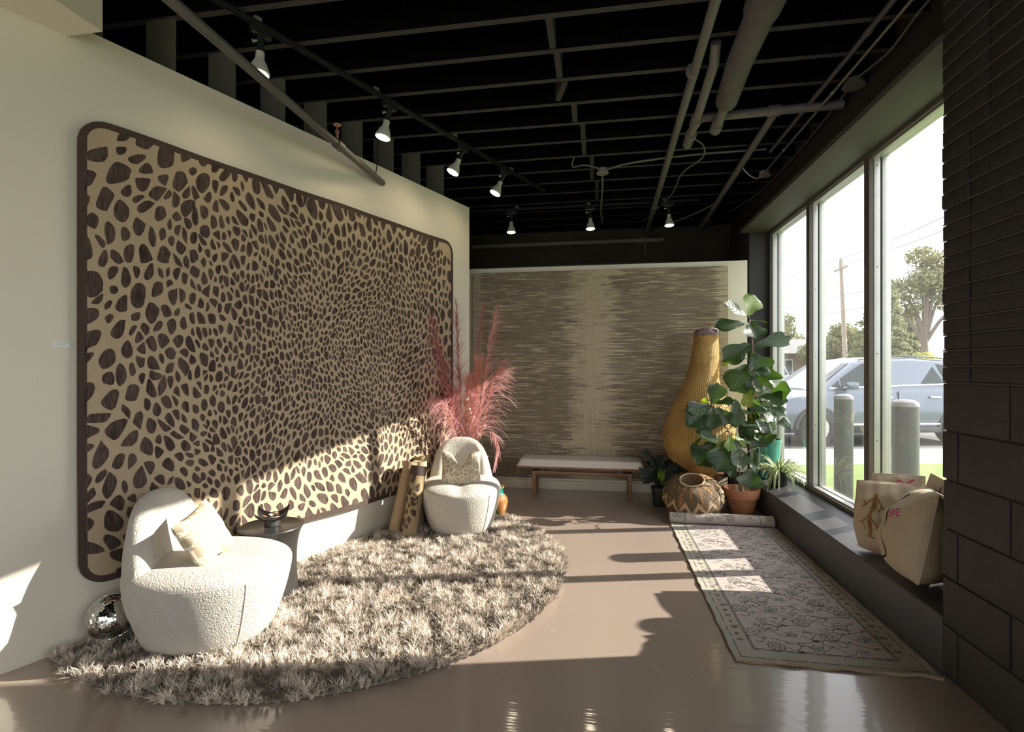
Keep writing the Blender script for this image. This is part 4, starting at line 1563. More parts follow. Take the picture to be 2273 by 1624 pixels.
for x in (-0.40, 0.42):
    MB().box(x - 0.025, x + 0.025, -hy + 0.04, hy - 0.04, 0.285, 0.315).build('spacer', M_blackmetal, t, smooth=False)

# ================================================================== BASKETS
def mat_basket(name, a, c, ribs, rows, strength=0.6):
    m, nt, b = node_mat(name, 0.65, spec=0.25)
    g = G(nt)
    co = g.coord()
    x, y, z = g.sep(co)
    ang = g.m('ARCTAN2', y, x)
    wob = g.m('MULTIPLY', g.noise(co, 5, 2), 2.4)
    rib = g.m('SINE', g.m('ADD', g.m('MULTIPLY', ang, ribs), wob))
    row = g.m('SINE', g.m('ADD', g.m('MULTIPLY', z, rows), g.m('MULTIPLY', g.noise(co, 7, 2), 3.5)))
    wv_ = g.m('MULTIPLY', rib, row)
    n = g.noise(co, 3, 4)
    f = g.m('ADD', g.m('MULTIPLY', wv_, 0.16), g.m('ADD', g.m('MULTIPLY', rib, 0.1), n))
    g.put(b.inputs['Base Color'], g.mix(g.ramp(f, 0.2, 0.8), a, c))
    g.bump(b, g.m('ADD', g.m('MULTIPLY', rib, 0.7), g.m('ADD', wv_, g.m('MULTIPLY', g.noise(co, 90, 2), 0.6))), strength, 0.008)
    return m


M_gold = mat_basket('golden_grass_weave', (0.34, 0.195, 0.055), (0.62, 0.40, 0.14), 64, 330, 0.75)
gb = (1.04, 5.585, 0.0)
t = thing('tall_basket', 'tall golden woven gourd-shaped basket before the striped rug', 'basket', gb)
prof = [(0.17, 0.0), (0.185, 0.02), (0.17, 0.06), (0.13, 0.14), (0.125, 0.20), (0.15, 0.28), (0.21, 0.36), (0.29, 0.46), (0.345, 0.58), (0.362, 0.70), (0.35, 0.82), (0.315, 0.94), (0.265, 1.05), (0.215, 1.16), (0.175, 1.27), (0.152, 1.38), (0.142, 1.48), (0.140, 1.49), (0.143, 1.51), (0.139, 1.53), (0.130, 1.62), (0.120, 1.70), (0.122, 1.735), (0.125, 1.74), (0.115, 1.742), (0.108, 1.70), (0.0, 1.62)]
def skew(o):
    for v in o.data.vertices:
        z = v.co.z
        if z > 0.7:
            v.co.x += (z - 0.7) * 0.075
        v.co.x += 0.006 * math.sin(z * 9)
gbk = MB().lathe(prof, 72).build('woven_body', M_gold, t)
skew(gbk)
# cloth stuffed into the neck
def mat_cloth():
    m, nt, b = node_mat('plum_speckled_cloth', 0.85)
    g = G(nt)
    co = g.coord()
    n = g.noise(co, 180, 2)
    g.put(b.inputs['Base Color'], g.mix(g.ramp(n, 0.48, 0.58), (0.10, 0.055, 0.075), (0.42, 0.33, 0.36)))
    g.bump(b, g.noise(co, 30, 4), 0.5, 0.02)
    return m
m = MB()
cl = []
for r, zz in ((0.108, 1.735), (0.118, 1.752), (0.118, 1.778), (0.100, 1.798), (0.06, 1.806), (0.0, 1.806)):
    cl.append((r, zz))
m.lathe(cl, 36)
o = m.build('stuffed_cloth', mat_cloth())
for v in o.data.vertices:
    a = math.atan2(v.co.y, v.co.x)
    v.co.z += 0.012 * math.sin(a * 3 + 1) + 0.006 * math.sin(a * 8)
    v.co.x *= 1 + 0.05 * math.sin(a * 5)
    v.co.x += (v.co.z - 0.7) * 0.075
o.location = gb
tag(o, 'plum speckled cloth stuffed into the neck of the tall basket', 'cloth')


def mat_zigzag():
    m, nt, b = node_mat('zigzag_basket_weave', 0.65, spec=0.25)
    g = G(nt)
    co = g.coord()
    x, y, z = g.sep(co)
    ang = g.m('ARCTAN2', y, x)
    N = 14
    tri = g.m('PINGPONG', g.m('ADD', g.m('MULTIPLY', ang, N / pi), 40.0), 1.0)
    def band(z0, amp, hw):
        c = g.m('ADD', z0, g.m('MULTIPLY', tri, amp))
        return g.ramp(g.m('ABSOLUTE', g.m('SUBTRACT', z, c)), hw + 0.002, hw - 0.002)
    lt_ = g.m('MAXIMUM', band(0.155, 0.085, 0.022), band(0.335, -0.02, 0.001))
    chk = g.m('MULTIPLY', g.m('SINE', g.m('MULTIPLY', ang, 78)), g.m('SINE', g.m('ADD', g.m('MULTIPLY', z, 520), g.m('MULTIPLY', ang, 9))))
    n = g.noise(co, 9, 3)
    dk = g.mix(g.ramp(chk, -0.15, 0.3), (0.035, 0.022, 0.014), (0.26, 0.18, 0.10))
    tn = g.mix(n, (0.40, 0.27, 0.14), (0.56, 0.42, 0.25))
    orange = g.ramp(g.noise(g.comb(g.m('MULTIPLY', ang, 3.0), 0.0, g.m('MULTIPLY', z, 6)), 1.3, 2), 0.55, 0.62)
    dk = g.mix(g.m('MULTIPLY', g.m('MULTIPLY', orange, g.ramp(z, 0.16, 0.24)), 0.6), dk, (0.45, 0.19, 0.05))
    g.put(b.inputs['Base Color'], g.mix(lt_, dk, tn))
    g.bump(b, chk, 0.6, 0.006)
    return m


M_zig = mat_zigzag()
rb = thing('round_basket', 'round basket with a dark zigzag weave and open mouth on the floor', 'basket', (0.915, 5.13, 0.035), 0, rot=(R(20), R(-7), 0))
MB().lathe([(0.13, 0.0), (0.16, 0.006), (0.215, 0.04), (0.262, 0.095), (0.281, 0.155), (0.272, 0.215), (0.235, 0.275), (0.175, 0.318), (0.12, 0.338), (0.108, 0.345), (0.103, 0.338), (0.088, 0.312), (0.05, 0.294), (0.0, 0.288)], 72).build('woven_body', M_zig, rb)
MB().tube([(0.108 * math.cos(2 * pi * k / 40), 0.108 * math.sin(2 * pi * k / 40), 0.345) for k in range(41)], 0.007, 8).build('rim', plain('tan_reed_rim', (0.5, 0.36, 0.2), 0.6), rb)
# low stool and woven lid tucked behind
t = thing('wooden_stool', 'small wooden stool mostly hidden behind the round basket', 'stool', (1.335, 5.80, 0))
MB().bbox(-0.12, 0.12, -0.1, 0.1, 0.26, 0.29, 0.004).build('seat', M_wal, t)
for sx in (-1, 1):
    for sy in (-1, 1):
        MB().bbox(sx * 0.10 - 0.015, sx * 0.10 + 0.015, sy * 0.08 - 0.015, sy * 0.08 + 0.015, 0, 0.262, 0.002).build('leg', M_wal, t)
t = thing('woven_box', 'small patterned woven box between the round basket and terracotta pot', 'box', (1.19, 5.37, 0), R(20))
M_pat = mat_basket('patterned_straw', (0.10, 0.075, 0.045), (0.55, 0.47, 0.33), 40, 260)
MB().bbox(-0.07, 0.07, -0.05, 0.05, 0.0, 0.25, 0.006).build('box_body', M_pat, t)
MB().add([(-0.07, -0.052, 0.25), (0.07, -0.052, 0.25), (0.07, -0.046, 0.33), (-0.07, -0.046, 0.26), (-0.07, -0.050, 0.25), (0.07, -0.048, 0.25), (0.07, -0.042, 0.33), (-0.07, -0.042, 0.26)],
         [(0, 1, 2, 3), (7, 6, 5, 4), (0, 4, 5, 1), (1, 5, 6, 2), (2, 6, 7, 3), (3, 7, 4, 0)]).build('flap', M_pat, t, smooth=False)

# ================================================================== POTS AND PLANTS
def leaf_mat(name, a, c, vein, trans, gloss=0.35, vs=(0.0, 1.0)):
    m, nt, b = node_mat(name, gloss, spec=0.5)
    g = G(nt)
    uv = g.coord('UV')
    u, v, _ = g.sep(uv)            # u along the leaf, v across (-1..1 stored as 0..1)
    w = g.m('ABSOLUTE', g.m('SUBTRACT', g.m('MULTIPLY', v, 2.0), 1.0))
    ribs = g.m('ABSOLUTE', g.m('SUBTRACT', g.m('FRACT', g.m('SUBTRACT', g.m('MULTIPLY', u, 6.0), g.m('MULTIPLY', w, 1.7))), 0.5))
    rib = g.ramp(ribs, 0.06, 0.015)
    mid = g.ramp(w, 0.05, 0.015)
    vein_f = g.m('MAXIMUM', g.m('MULTIPLY', rib, 0.4), mid)
    n = g.noise(g.coord(), 9, 3)
    base = g.mix(n, a, c)
    col = g.mix(g.m('MULTIPLY', vein_f, 0.6), base, vein)
    g.put(b.inputs['Base Color'], col)
    quilt = g.m('ADD', g.m('MULTIPLY', ribs, 1.0), g.m('MULTIPLY', g.noise(g.coord(), 40, 3), 0.35))
    g.bump(b, quilt, 0.22, 0.008)
    tl = g.n('ShaderNodeBsdfTranslucent', {0: (*trans, 1)})
    mx = g.n('ShaderNodeMixShader', {0: 0.45 if gloss > 0.45 else 0.3, 1: b.outputs[0], 2: tl.outputs[0]})
    nt.links.new(mx.outputs[0], nt.nodes['Material Output'].inputs[0])
    return m


M_fig = leaf_mat('fig_leaf', (0.010, 0.026, 0.009), (0.022, 0.052, 0.016), (0.06, 0.11, 0.035), (0.07, 0.15, 0.012), 0.38)
M_figy = leaf_mat('sunlit_fig_leaf', (0.05, 0.11, 0.012), (0.085, 0.17, 0.02), (0.14, 0.22, 0.05), (0.42, 0.60, 0.03), 0.5)  # brighter copy of the fig leaf: sun shining through, put into the colour
M_bark = plain('brown_bark', (0.16, 0.085, 0.05), 0.8, var=0.3, vscale=40, bump=0.4, bscale=80)
M_soil = plain('dark_potting_soil', (0.03, 0.022, 0.016), 0.95, var=0.4, vscale=60, bump=0.8, bscale=120, bdist=0.01)


def set_uv(me, uvs):
    l = me.uv_layers.new(name='UVMap')
    for lp in me.loops:
        l.data[lp.index].uv = uvs[lp.vertex_index]


def fig_leaf(parent, org, base, tip, width, face, mat, seed):
    """fiddle-shaped leaf: base and tip in world space, face = rough direction its upper side looks"""
    pr = random.Random(seed)
    base, tip = Vector(base), Vector(tip)
    ax = tip - base
    L = ax.length
    x = ax.normalized()
    f = Vector(face)
    zn = (f - x * f.dot(x))
    if zn.length < 0.05:
        zn = Vector((0.3, -0.9, 0.3)) - x * Vector((0.3, -0.9, 0.3)).dot(x)
    zn.normalize()
    y = zn.cross(x)
    nu, nv = 12, 8
    prof = [0.05, 0.26, 0.40, 0.46, 0.52, 0.66, 0.82, 0.95, 1.0, 0.97, 0.83, 0.55, 0.06]
    vs, fs, uvs = [], [], []
    fold = pr.uniform(0.10, 0.24)
    curl = pr.uniform(0.04, 0.14) * L
    ph = pr.uniform(0, 6)
    for i in range(nu + 1):
        u = i / nu
        hw = width / 2 * prof[i]
        for j in range(nv + 1):
            w = 2 * j / nv - 1
            zz = fold * abs(w) * hw - curl * u * u + 0.035 * width * math.sin(u * 9 + ph + w * 1.5) * abs(w) ** 1.5
            ed = 1 + 0.04 * math.sin(u * 17 + ph) * (abs(w) == 1)
            p = base + x * (L * u * (1 + (0.05 * (1 - w * w) - 0.03) * (u > 0.9))) + y * (w * hw * ed) + zn * zz
            vs.append(p - org)
            uvs.append((u, j / nv))
    for i in range(nu):
        for j in range(nv):
            a = i * (nv + 1) + j
            fs.append((a, a + nv + 1, a + nv + 2, a + 1))
    me = bpy.data.meshes.new('leaf')
    me.from_pydata([tuple(p) for p in vs], [], fs)
    set_uv(me, uvs)
    me.polygons.foreach_set('use_smooth', [True] * len(fs))
    me.materials.append(mat)
    o = bpy.data.objects.new('leaf', me)
    COL.objects.link(o)
    o.parent = parent
    return o


def Z7(x, y, d):
    return at(1500 + x / 4.511, 640 + y / 4.511, d)


def Z6(x, y, d):
    return at(1350 + x / 2.706, 600 + y / 2.706, d)


# teal pot on the ledge with the taller fig
M_teal = plain('teal_glaze', (0.012, 0.17, 0.155), 0.12, var=0.2, vscale=5, spec=0.6, coat=0.6)
tp = Vector((1.705, 5.63, 0.285))
t = thing('planter', 'glossy teal glazed planter on the ledge holding the tall fiddle-leaf fig', 'planter', tp)
MB().lathe([(0.105, 0.0), (0.11, 0.004), (0.128, 0.12), (0.140, 0.28), (0.145, 0.36), (0.15, 0.37), (0.15, 0.395), (0.138, 0.395), (0.132, 0.36), (0.0, 0.35)], 48).build('pot_body', M_teal, t)
MB().lathe([(0.134, 0.36), (0.08, 0.366), (0.0, 0.37)], 32).build('soil', M_soil, t)

org = tp + Vector((0, 0, 0.365))
fig = thing('fiddle_leaf_fig', 'tall fiddle-leaf fig with big glossy leaves rising beside the window', 'plant', org)
DD = 5.46
tr = smoothpath([org, Z7(838, 1370, DD - .08), Z7(800, 1230, DD - .12), Z7(792, 1000, DD - .16), Z7(772, 800, DD - .18), Z7(768, 560, DD - .18), Z7(742, 320, DD - .18), Z7(722, 262, DD - .18)], 5)
MB().tube([p - org for p in tr], [0.011 - 0.007 * i / (len(tr) - 1) for i in range(len(tr))], 8).build('stem', M_bark, fig)
dF = DD - 0.18
C_ = (-0.25, -0.9, 0.25)
tall = [
    ((722, 268), (800, 62), 205, (0.35, -0.8, 0.1), 1, .02, .05),
    ((715, 285), (486, 130), 130, (-0.1, -0.75, 0.6), 0, 0, -.06),
    ((690, 352), (402, 362), 150, (-0.1, -0.8, 0.5), 0, -.02, -.08),
    ((735, 338), (815, 495), 215, (0.15, -0.8, 0.55), 0, -.03, -.13),
    ((752, 322), (918, 318), 60, (0.0, -0.25, 1), 0, .03, .12),
    ((778, 585), (1168, 478), 165, (0.1, -0.8, 0.55), 0, 0, -.03),
    ((758, 555), (484, 712), 195, (-0.1, -0.9, 0.25), 0, 0, -.06),
    ((745, 648), (905, 850), 235, (0.0, -0.95, 0.2), 0, -.03, -.12),
    ((738, 760), (560, 1020), 265, (0.1, -1, 0.05), 0, -.02, -.06),
    ((845, 830), (820, 1062), 225, (0.0, -1, 0.2), 0, -.04, -.1),
    ((900, 845), (1095, 1080), 200, (0.25, -0.7, 0.6), 0, 0, .05),
    ((622, 790), (505, 905), 105, (0.4, -0.6, -0.2), 1, .08, .1),
    ((520, 700), (474, 785), 60, (0.4, -0.6, -0.2), 1, .08, .1),
    ((850, 1040), (994, 1072), 115, (0.2, -0.8, -0.3), 0, .03, .05),
    ((705, 1005), (745, 1196), 165, (0.3, -0.9, 0.0), 1, .05, .02),
    ((790, 1065), (812, 1175), 75, (0.5, -0.8, 0), 1, .06, .06),
]
for i, (b_, t_, w, f, yg, d0, d1) in enumerate(tall):
    B_, T_ = Z7(*b_, dF + d0), Z7(*t_, dF + d1)
    fig_leaf(fig, org, B_, T_, 1.18 * w / 4.511 / CAM_F * dF, f, M_figy if yg else M_fig, 100 + i)
    # petiole back to the stem
    near = min(tr, key=lambda p: (p - B_).length)
    MB().tube([near - org, (near + B_) / 2 - org + Vector((0, 0, 0.006)), B_ - org], 0.0028, 5).build('petiole', M_bark, fig)
low_tall = [
    ((915, 940), (798, 1010), 110, (0, -0.9, 0.3), 0, -.06, -.14),
    ((920, 945), (888, 1056), 100, (0.1, -1, 0.1), 0, -.08, -.14),
    ((930, 945), (1004, 1096), 92, (0.2, -0.8, 0.5), 0, -.06, -.08),
    ((925, 932), (1046, 1010), 58, (0.3, -0.6, 0.7), 1, -.04, 0),
    ((905, 930), (802, 930), 62, (-0.1, -0.6, 0.8), 0, -.06, -.12),
    ((908, 905), (978, 884), 38, (0.1, -0.7, 0.5), 1, -.02, .02),
    ((900, 905), (850, 860), 40, (0.3, -0.6, 0.2), 1, 0, .04),
    ((890, 900), (905, 850), 45, (0.5, -0.8, 0.1), 0, -.04, -.06),
]
for i, (b_, t_, w, f, yg, d0, d1) in enumerate(low_tall):
    B_, T_ = Z6(*b_, dF + d0), Z6(*t_, dF + d1)
    fig_leaf(fig, org, B_, T_, 1.3 * w / 2.706 / CAM_F * dF, f, M_figy if yg else M_fig, 200 + i)
    near = min(tr, key=lambda p: (p - B_).length)
    MB().tube([near - org, (near + B_) / 2 - org + Vector((0, 0, 0.006)), B_ - org], 0.0028, 5).build('petiole', M_bark, fig)

# inner leaves of the tall fig, deeper in the plant
pr = random.Random(44)
for i in range(26):
    zc = pr.uniform(0.66, 1.42)
    c = Vector((pr.uniform(1.42, 1.72), pr.uniform(5.0, 5.62), zc))
    a = pr.uniform(0, 2 * pi)
    d = Vector((math.cos(a), math.sin(a), pr.uniform(-0.9, 0.3))).normalized() * pr.uniform(0.16, 0.24)
    tip_ = c + d
    tip_.x = min(tip_.x, 1.83)
    fig_leaf(fig, org, c, tip_, pr.uniform(0.13, 0.18), (pr.uniform(-.5, .5), -0.7, pr.uniform(0.1, 0.7)), M_fig, 500 + i)
    near = min(tr, key=lambda p: (p - c).length)
    MB().tube([near - org, (near + c) / 2 - org + Vector((0, 0, 0.02)), c - org], 0.0028, 5).build('petiole', M_bark, fig)

# lower fig in a black pot on the floor
M_plastic = plain('black_nursery_plastic', (0.018, 0.018, 0.018), 0.4, var=0.15)


def nursery_pot(loc, r, h, label, ribs=True):
    t = thing('plant_pot', label, 'plant pot', loc)
    MB().lathe([(r * 0.78, 0.0), (r * 0.8, 0.003), (r * 0.93, h * 0.8), (r * 0.94, h * 0.86), (r * 1.0, h * 0.87), (r * 1.02, h), (r * 0.97, h), (r * 0.9, h * 0.84), (0.0, h * 0.82)], 36).build('pot_body', M_plastic, t)
    MB().lathe([(r * 0.9, h * 0.84), (r * 0.4, h * 0.87), (0.0, h * 0.88)], 24).build('soil', M_soil, t)
    return t


fp = Vector((1.40, 5.50, 0.0))
nursery_pot(fp, 0.125, 0.33, 'black plastic pot behind the terracotta pot holding the bushy fig')
org2 = fp + Vector((0, 0, 0.285))
fig2 = thing('fiddle_leaf_fig', 'lower bushy fiddle-leaf fig in front of the tall basket', 'plant', org2)
d2 = 4.9
tr1 = smoothpath([org2, Z6(745, 1100, d2 + .05), Z6(742, 1010, d2), Z6(700, 930, d2 - .02), Z6(640, 850, d2 - .03), Z6(620, 795, d2 - .03)], 5)
MB().tube([p - org2 for p in tr1], [0.011 - 0.006 * i / (len(tr1) - 1) for i in range(len(tr1))], 8).build('stem', M_bark, fig2)
tr2 = smoothpath([org2 + Vector((0.02, 0, 0)), Z6(790, 1150, d2 - .1), Z6(800, 1110, d2 - .15)], 5)
MB().tube([p - org2 for p in tr2], 0.006, 8).build('stem', M_bark, fig2)
L7 = [
    ((362, 1165), (432, 948), 168, (0.1, -1, 0.1), 0, 0, -.03),
    ((350, 1172), (112, 1205), 140, (-0.1, -0.8, 0.5), 0, 0, -.1),
    ((352, 1182), (120, 1372), 190, (0, -0.95, 0.25), 0, -.02, -.12),
    ((372, 1182), (366, 1396), 150, (0, -1, 0.2), 0, -.04, -.14),
    ((398, 1150), (592, 1112), 95, (0, -0.7, 0.7), 0, 0, -.05),
    ((600, 1105), (615, 1396), 170, (0.3, -0.95, 0.0), 0, .02, -.02),
    ((408, 1190), (535, 1355), 150, (0.1, -0.95, 0.1), 0, 0, -.04),
    ((340, 1150), (248, 1128), 70, (0.4, -0.7, 0.0), 1, .04, .06),
]
L6 = [
    ((692, 1012), (553, 990), 95, (-0.1, -0.7, 0.8), 0, -.06, -.2),
    ((640, 1020), (535, 1168), 130, (0, -0.95, 0.2), 0, -.02, -.08),
    ((722, 1018), (655, 1206), 150, (0.05, -1, 0.1), 0, -.08, -.16),
    ((735, 992), (728, 1086), 62, (0.2, -1, 0.1), 1, -.12, -.18),
    ((745, 1010), (815, 1190), 92, (0.1, -0.75, 0.7), 0, -.08, -.2),
    ((755, 988), (838, 1056), 50, (0.2, -0.6, 0.8), 1, -.04, -.08),
    ((862, 1185), (850, 1312), 128, (0, -0.95, 0.4), 0, -.16, -.24),
    ((870, 1055), (880, 1165), 52, (0.3, -0.9, 0.1), 0, .0, -.02),
    ((765, 1165), (732, 1240), 55, (0, -0.9, 0.3), 0, -.1, -.16),
    ((905, 1060), (918, 1172), 30, (0.5, -0.5, 0.6), 0, -.06, -.08),
    ((640, 935), (535, 972), 80, (0, -0.9, 0.2), 0, .02, 0),
    ((560, 1000), (490, 1082), 26, (0.1, -0.8, 0.4), 0, 0, -.04),
    ((840, 1150), (905, 1188), 55, (0.1, -0.7, 0.6), 0, -.1, -.16),
]
for i, (b_, t_, w, f, yg, d0, d1) in enumerate(L7):
    B_, T_ = Z7(*b_, d2 + d0), Z7(*t_, d2 + d1)
    fig_leaf(fig2, org2, B_, T_, 1.18 * w / 4.511 / CAM_F * d2, f, M_figy if yg else M_fig, 300 + i)
    near = min(tr1, key=lambda p: (p - B_).length)
    MB().tube([near - org2, (near + B_) / 2 - org2 + Vector((0, 0, 0.006)), B_ - org2], 0.0028, 5).build('petiole', M_bark, fig2)
for i, (b_, t_, w, f, yg, d0, d1) in enumerate(L6):
    B_, T_ = Z6(*b_, d2 + d0), Z6(*t_, d2 + d1)
    fig_leaf(fig2, org2, B_, T_, 1.2 * w / 2.706 / CAM_F * d2, f, M_figy if yg else M_fig, 400 + i)
    near = min(tr1 + tr2, key=lambda p: (p - B_).length)
    MB().tube([near - org2, (near + B_) / 2 - org2 + Vector((0, 0, 0.006)), B_ - org2], 0.0028, 5).build('petiole', M_bark, fig2)

# terracotta pot with folded paper
M_terra = plain('terracotta', (0.50, 0.21, 0.105), 0.8, var=0.14, vscale=7, bump=0.1, bscale=90)
tc = Vector((1.375, 5.235, 0.0))
t = thing('terracotta_pot', 'terracotta pot with a thick rim beside the round basket', 'plant pot', tc)
MB().lathe([(0.098, 0.0), (0.102, 0.004), (0.138, 0.165), (0.140, 0.168), (0.152, 0.168), (0.163, 0.245), (0.161, 0.252), (0.150, 0.252), (0.142, 0.20), (0.128, 0.15), (0.0, 0.14)], 44).build('pot_body', M_terra, t)
MB().lathe([(0.130, 0.150), (0.0, 0.155)], 24).build('soil', M_soil, t)
M_kraft = plain('brown_striped_paper', (0.34, 0.27, 0.17), 0.8, var=0.35, vscale=26)
for dx, dy, rz, h, lab in ((-0.055, 0.0, 0.5, 0.13, 'left folded brown paper wedge in the terracotta pot'), (0.0, 0.03, 2.0, 0.14, 'tallest folded brown paper wedge at the back of the terracotta pot'), (0.045, -0.02, 1.1, 0.115, 'right, lowest folded brown paper wedge in the terracotta pot')):
    o = MB().add([(-0.04, -0.03, 0), (0.04, -0.03, 0), (0.04, 0.03, 0), (-0.04, 0.03, 0), (-0.012, -0.004, h), (0.02, -0.004, h * 0.92), (0.02, 0.004, h * 0.92), (-0.012, 0.004, h)],
                 [(3, 2, 1, 0), (0, 1, 5, 4), (1, 2, 6, 5), (2, 3, 7, 6), (3, 0, 4, 7), (4, 5, 6, 7)]).build('folded_paper', M_kraft, smooth=False, loc=tc + Vector((dx, dy, 0.155)), rot=(0, 0, rz))
    tag(o, lab, 'paper', 'paper wedges in the terracotta pot')

# ZZ plant
zp = Vector((0.645, 5.43, 0.0))
nursery_pot(zp, 0.098, 0.19, 'small black plastic pot at the right end of the bench')
zz = thing('zz_plant', 'dark zz plant with arching fronds by the end of the bench', 'plant', zp + Vector((0, 0, 0.165)))
M_zz = plain('dark_green_gloss_leaf', (0.008, 0.014, 0.008), 0.42, var=0.3, vscale=20, spec=0.3)
M_zz2 = plain('fresh_green_leaf', (0.16, 0.26, 0.03), 0.3, var=0.2, vscale=20)
zo = zp + Vector((0, 0, 0.165))
fronds = [((1432, 1003), -.02), ((1424, 1045), -.1), ((1500, 1012), .03), ((1540, 1018), -.1), ((1466, 1015), -.1), ((1480, 1030), .06), ((1444, 1025), .05), ((1432, 1066), -.14), ((1520, 1040), -.12), ((1470, 1045), -.18)]
pr = random.Random(12)
for k, ((u, v), dd) in enumerate(fronds):
    e = at(u, v, 5.33 + dd) - zo
    mid = e * 0.5 + Vector((-e.x * 0.18, -e.y * 0.18, 0.05))
    P = smoothpath([Vector((pr.uniform(-.02, .02), pr.uniform(-.02, .02), 0)), mid, e], 9)
    m = MB()
    m.tube(P, [0.006 - 0.004 * i / (len(P) - 1) for i in range(len(P))], 6)
    for i in range(4, len(P)):
        tan = (P[i] - P[i - 1]).normalized()
        sd = tan.cross(Vector((0, -0.8, 0.5))).normalized()
        for s in (-1, 1):
            L = 0.052 * pr.uniform(0.85, 1.15)
            d = (sd * s + tan * 0.9 + Vector((0, 0, pr.uniform(-.2, .25)))).normalized()
            up = d.cross(tan).normalized() * s
            wv_ = up.cross(d).normalized()
            b_ = P[i]
            vs = [b_, b_ + d * L * 0.35 + wv_ * 0.0115, b_ + d * L * 0.7 + wv_ * 0.009, b_ + d * L, b_ + d * L * 0.7 - wv_ * 0.009, b_ + d * L * 0.35 - wv_ * 0.0115, b_ + d * L * 0.5 - up * 0.003]
            m.add(vs, [(0, 1, 6), (1, 2, 6), (2, 3, 6), (3, 4, 6), (4, 5, 6), (5, 0, 6)], 0)
    m.build('frond', M_zz2 if k == 9 else M_zz, zz)

# spider plant on the ledge
sp_ = Vector((1.70, 5.23, 0.285))
nursery_pot(sp_, 0.098, 0.15, 'black plastic pot on the ledge holding the spider plant')
so = sp_ + Vector((0, 0, 0.128))
spd = thing('spider_plant', 'striped spider plant with drooping leaves on the ledge by the glass', 'plant', so)


def mat_spider():
    m, nt, b = node_mat('striped_spider_leaf', 0.4)
    g = G(nt)
    u, v, _ = g.sep(g.coord('UV'))
    w = g.m('ABSOLUTE', g.m('SUBTRACT', g.m('MULTIPLY', v, 2.0), 1.0))
    c = g.mix(g.ramp(w, 0.42, 0.52), (0.085, 0.17, 0.035), (0.60, 0.62, 0.36))
    g.put(b.inputs['Base Color'], c)
    tl = g.n('ShaderNodeBsdfTranslucent', {0: c})
    mx = g.n('ShaderNodeMixShader', {0: 0.35, 1: b.outputs[0], 2: tl.outputs[0]})
    nt.links.new(mx.outputs[0], nt.nodes['Material Output'].inputs[0])
    return m


M_sp = mat_spider()
pr = random.Random(21)
for k in range(78):
    a = pr.uniform(0, 2 * pi)
    long_ = pr.random() < 0.55
    L = pr.uniform(0.24, 0.38) if long_ else pr.uniform(0.15, 0.26)
    el = pr.uniform(0.75, 1.35)
    d = Vector((math.cos(a) * math.cos(el), math.sin(a) * math.cos(el), math.sin(el)))
    p = Vector((math.cos(a) * 0.02, math.sin(a) * 0.02, 0))
    P = [p.copy()]
    dr = pr.uniform(0.26, 0.42) if long_ else pr.uniform(0.08, 0.24)
    n = 9
    wx_ = []
    for i in range(n):
        d = (d + Vector((0, 0, -dr))).normalized()
        p = p + d * L / n
        rad = math.hypot(p.x, p.y)
        if p.z < 0.02 and rad < 0.108:       # hangs outside the pot rim
            p.x *= 0.108 / max(rad, 1e-3); p.y *= 0.108 / max(rad, 1e-3)
        q = so + p
        p.x = min(p.x, 1.85 - so.x)
        p.z = max(p.z, 0.30 - so.z) if q.x > 1.55 else p.z
        P.append(p.copy())
    side = Vector((-math.sin(a), math.cos(a), 0))
    vs, fs, uvs = [], [], []
    for i, q in enumerate(P):
        f = i / n
        w = 0.0115 * (1 - f ** 2.2) * (0.6 + 0.4 * min(1, f * 5)) + 0.0004
        tn_ = (P[min(i + 1, n)] - P[max(i - 1, 0)]).normalized()
        up = side.cross(tn_)
        vs += [q + side * w + up * w * 0.5, q, q - side * w + up * w * 0.5]
        uvs += [(f, 0), (f, 0.5), (f, 1)]
    for i in range(n):
        o_ = 3 * i
        fs += [(o_, o_ + 1, o_ + 4, o_ + 3), (o_ + 1, o_ + 2, o_ + 5, o_ + 4)]
    me = bpy.data.meshes.new('leaf')
    me.from_pydata([tuple(q) for q in vs], [], fs)
    set_uv(me, uvs)
    me.polygons.foreach_set('use_smooth', [True] * len(fs))
    me.materials.append(M_sp)
    o = bpy.data.objects.new('leaf', me)
    COL.objects.link(o)
    o.parent = spd

# ================================================================== RUNNER
RX0, RX1, RY0, RY1 = 0.655, 1.535, 2.60, 4.80


def mat_runner():
    m, nt, b = node_mat('faded_runner_wool', 0.92, spec=0.15)
    g = G(nt)
    co = g.coord()
    x, y, z = g.sep(co)
    fx = g.m('SUBTRACT', (RX1 - RX0) / 2, g.m('ABSOLUTE', x))
    fy = g.m('ADD', y, (RY1 - RY0) / 2)
    e = g.m('MINIMUM', fx, fy)
    bd = g.ramp(e, 0.118, 0.112)
    n = g.noise(co, 3.0, 4)
    nf = g.noise(co, 300, 2)
    weave = g.m('MULTIPLY', g.m('SINE', g.m('MULTIPLY', x, 1400)), g.m('SINE', g.m('MULTIPLY', y, 900)))
    fld = g.mix(n, (0.45, 0.385, 0.36), (0.57, 0.495, 0.46))
    brd = g.mix(n, (0.37, 0.345, 0.29), (0.47, 0.44, 0.375))
    c = g.mix(bd, fld, brd)
    pale = g.ramp(g.noise(co, 9, 2), 0.60, 0.68)
    c = g.mix(g.m('MULTIPLY', pale, 0.2), c, (0.38, 0.40, 0.36))
    c = g.mix(g.m('MULTIPLY', nf, 0.35), c, (0.22, 0.19, 0.165))
    g.put(b.inputs['Base Color'], c)
    g.bump(b, g.m('ADD', g.m('MULTIPLY', weave, 0.5), nf), 0.4, 0.003)
    return m


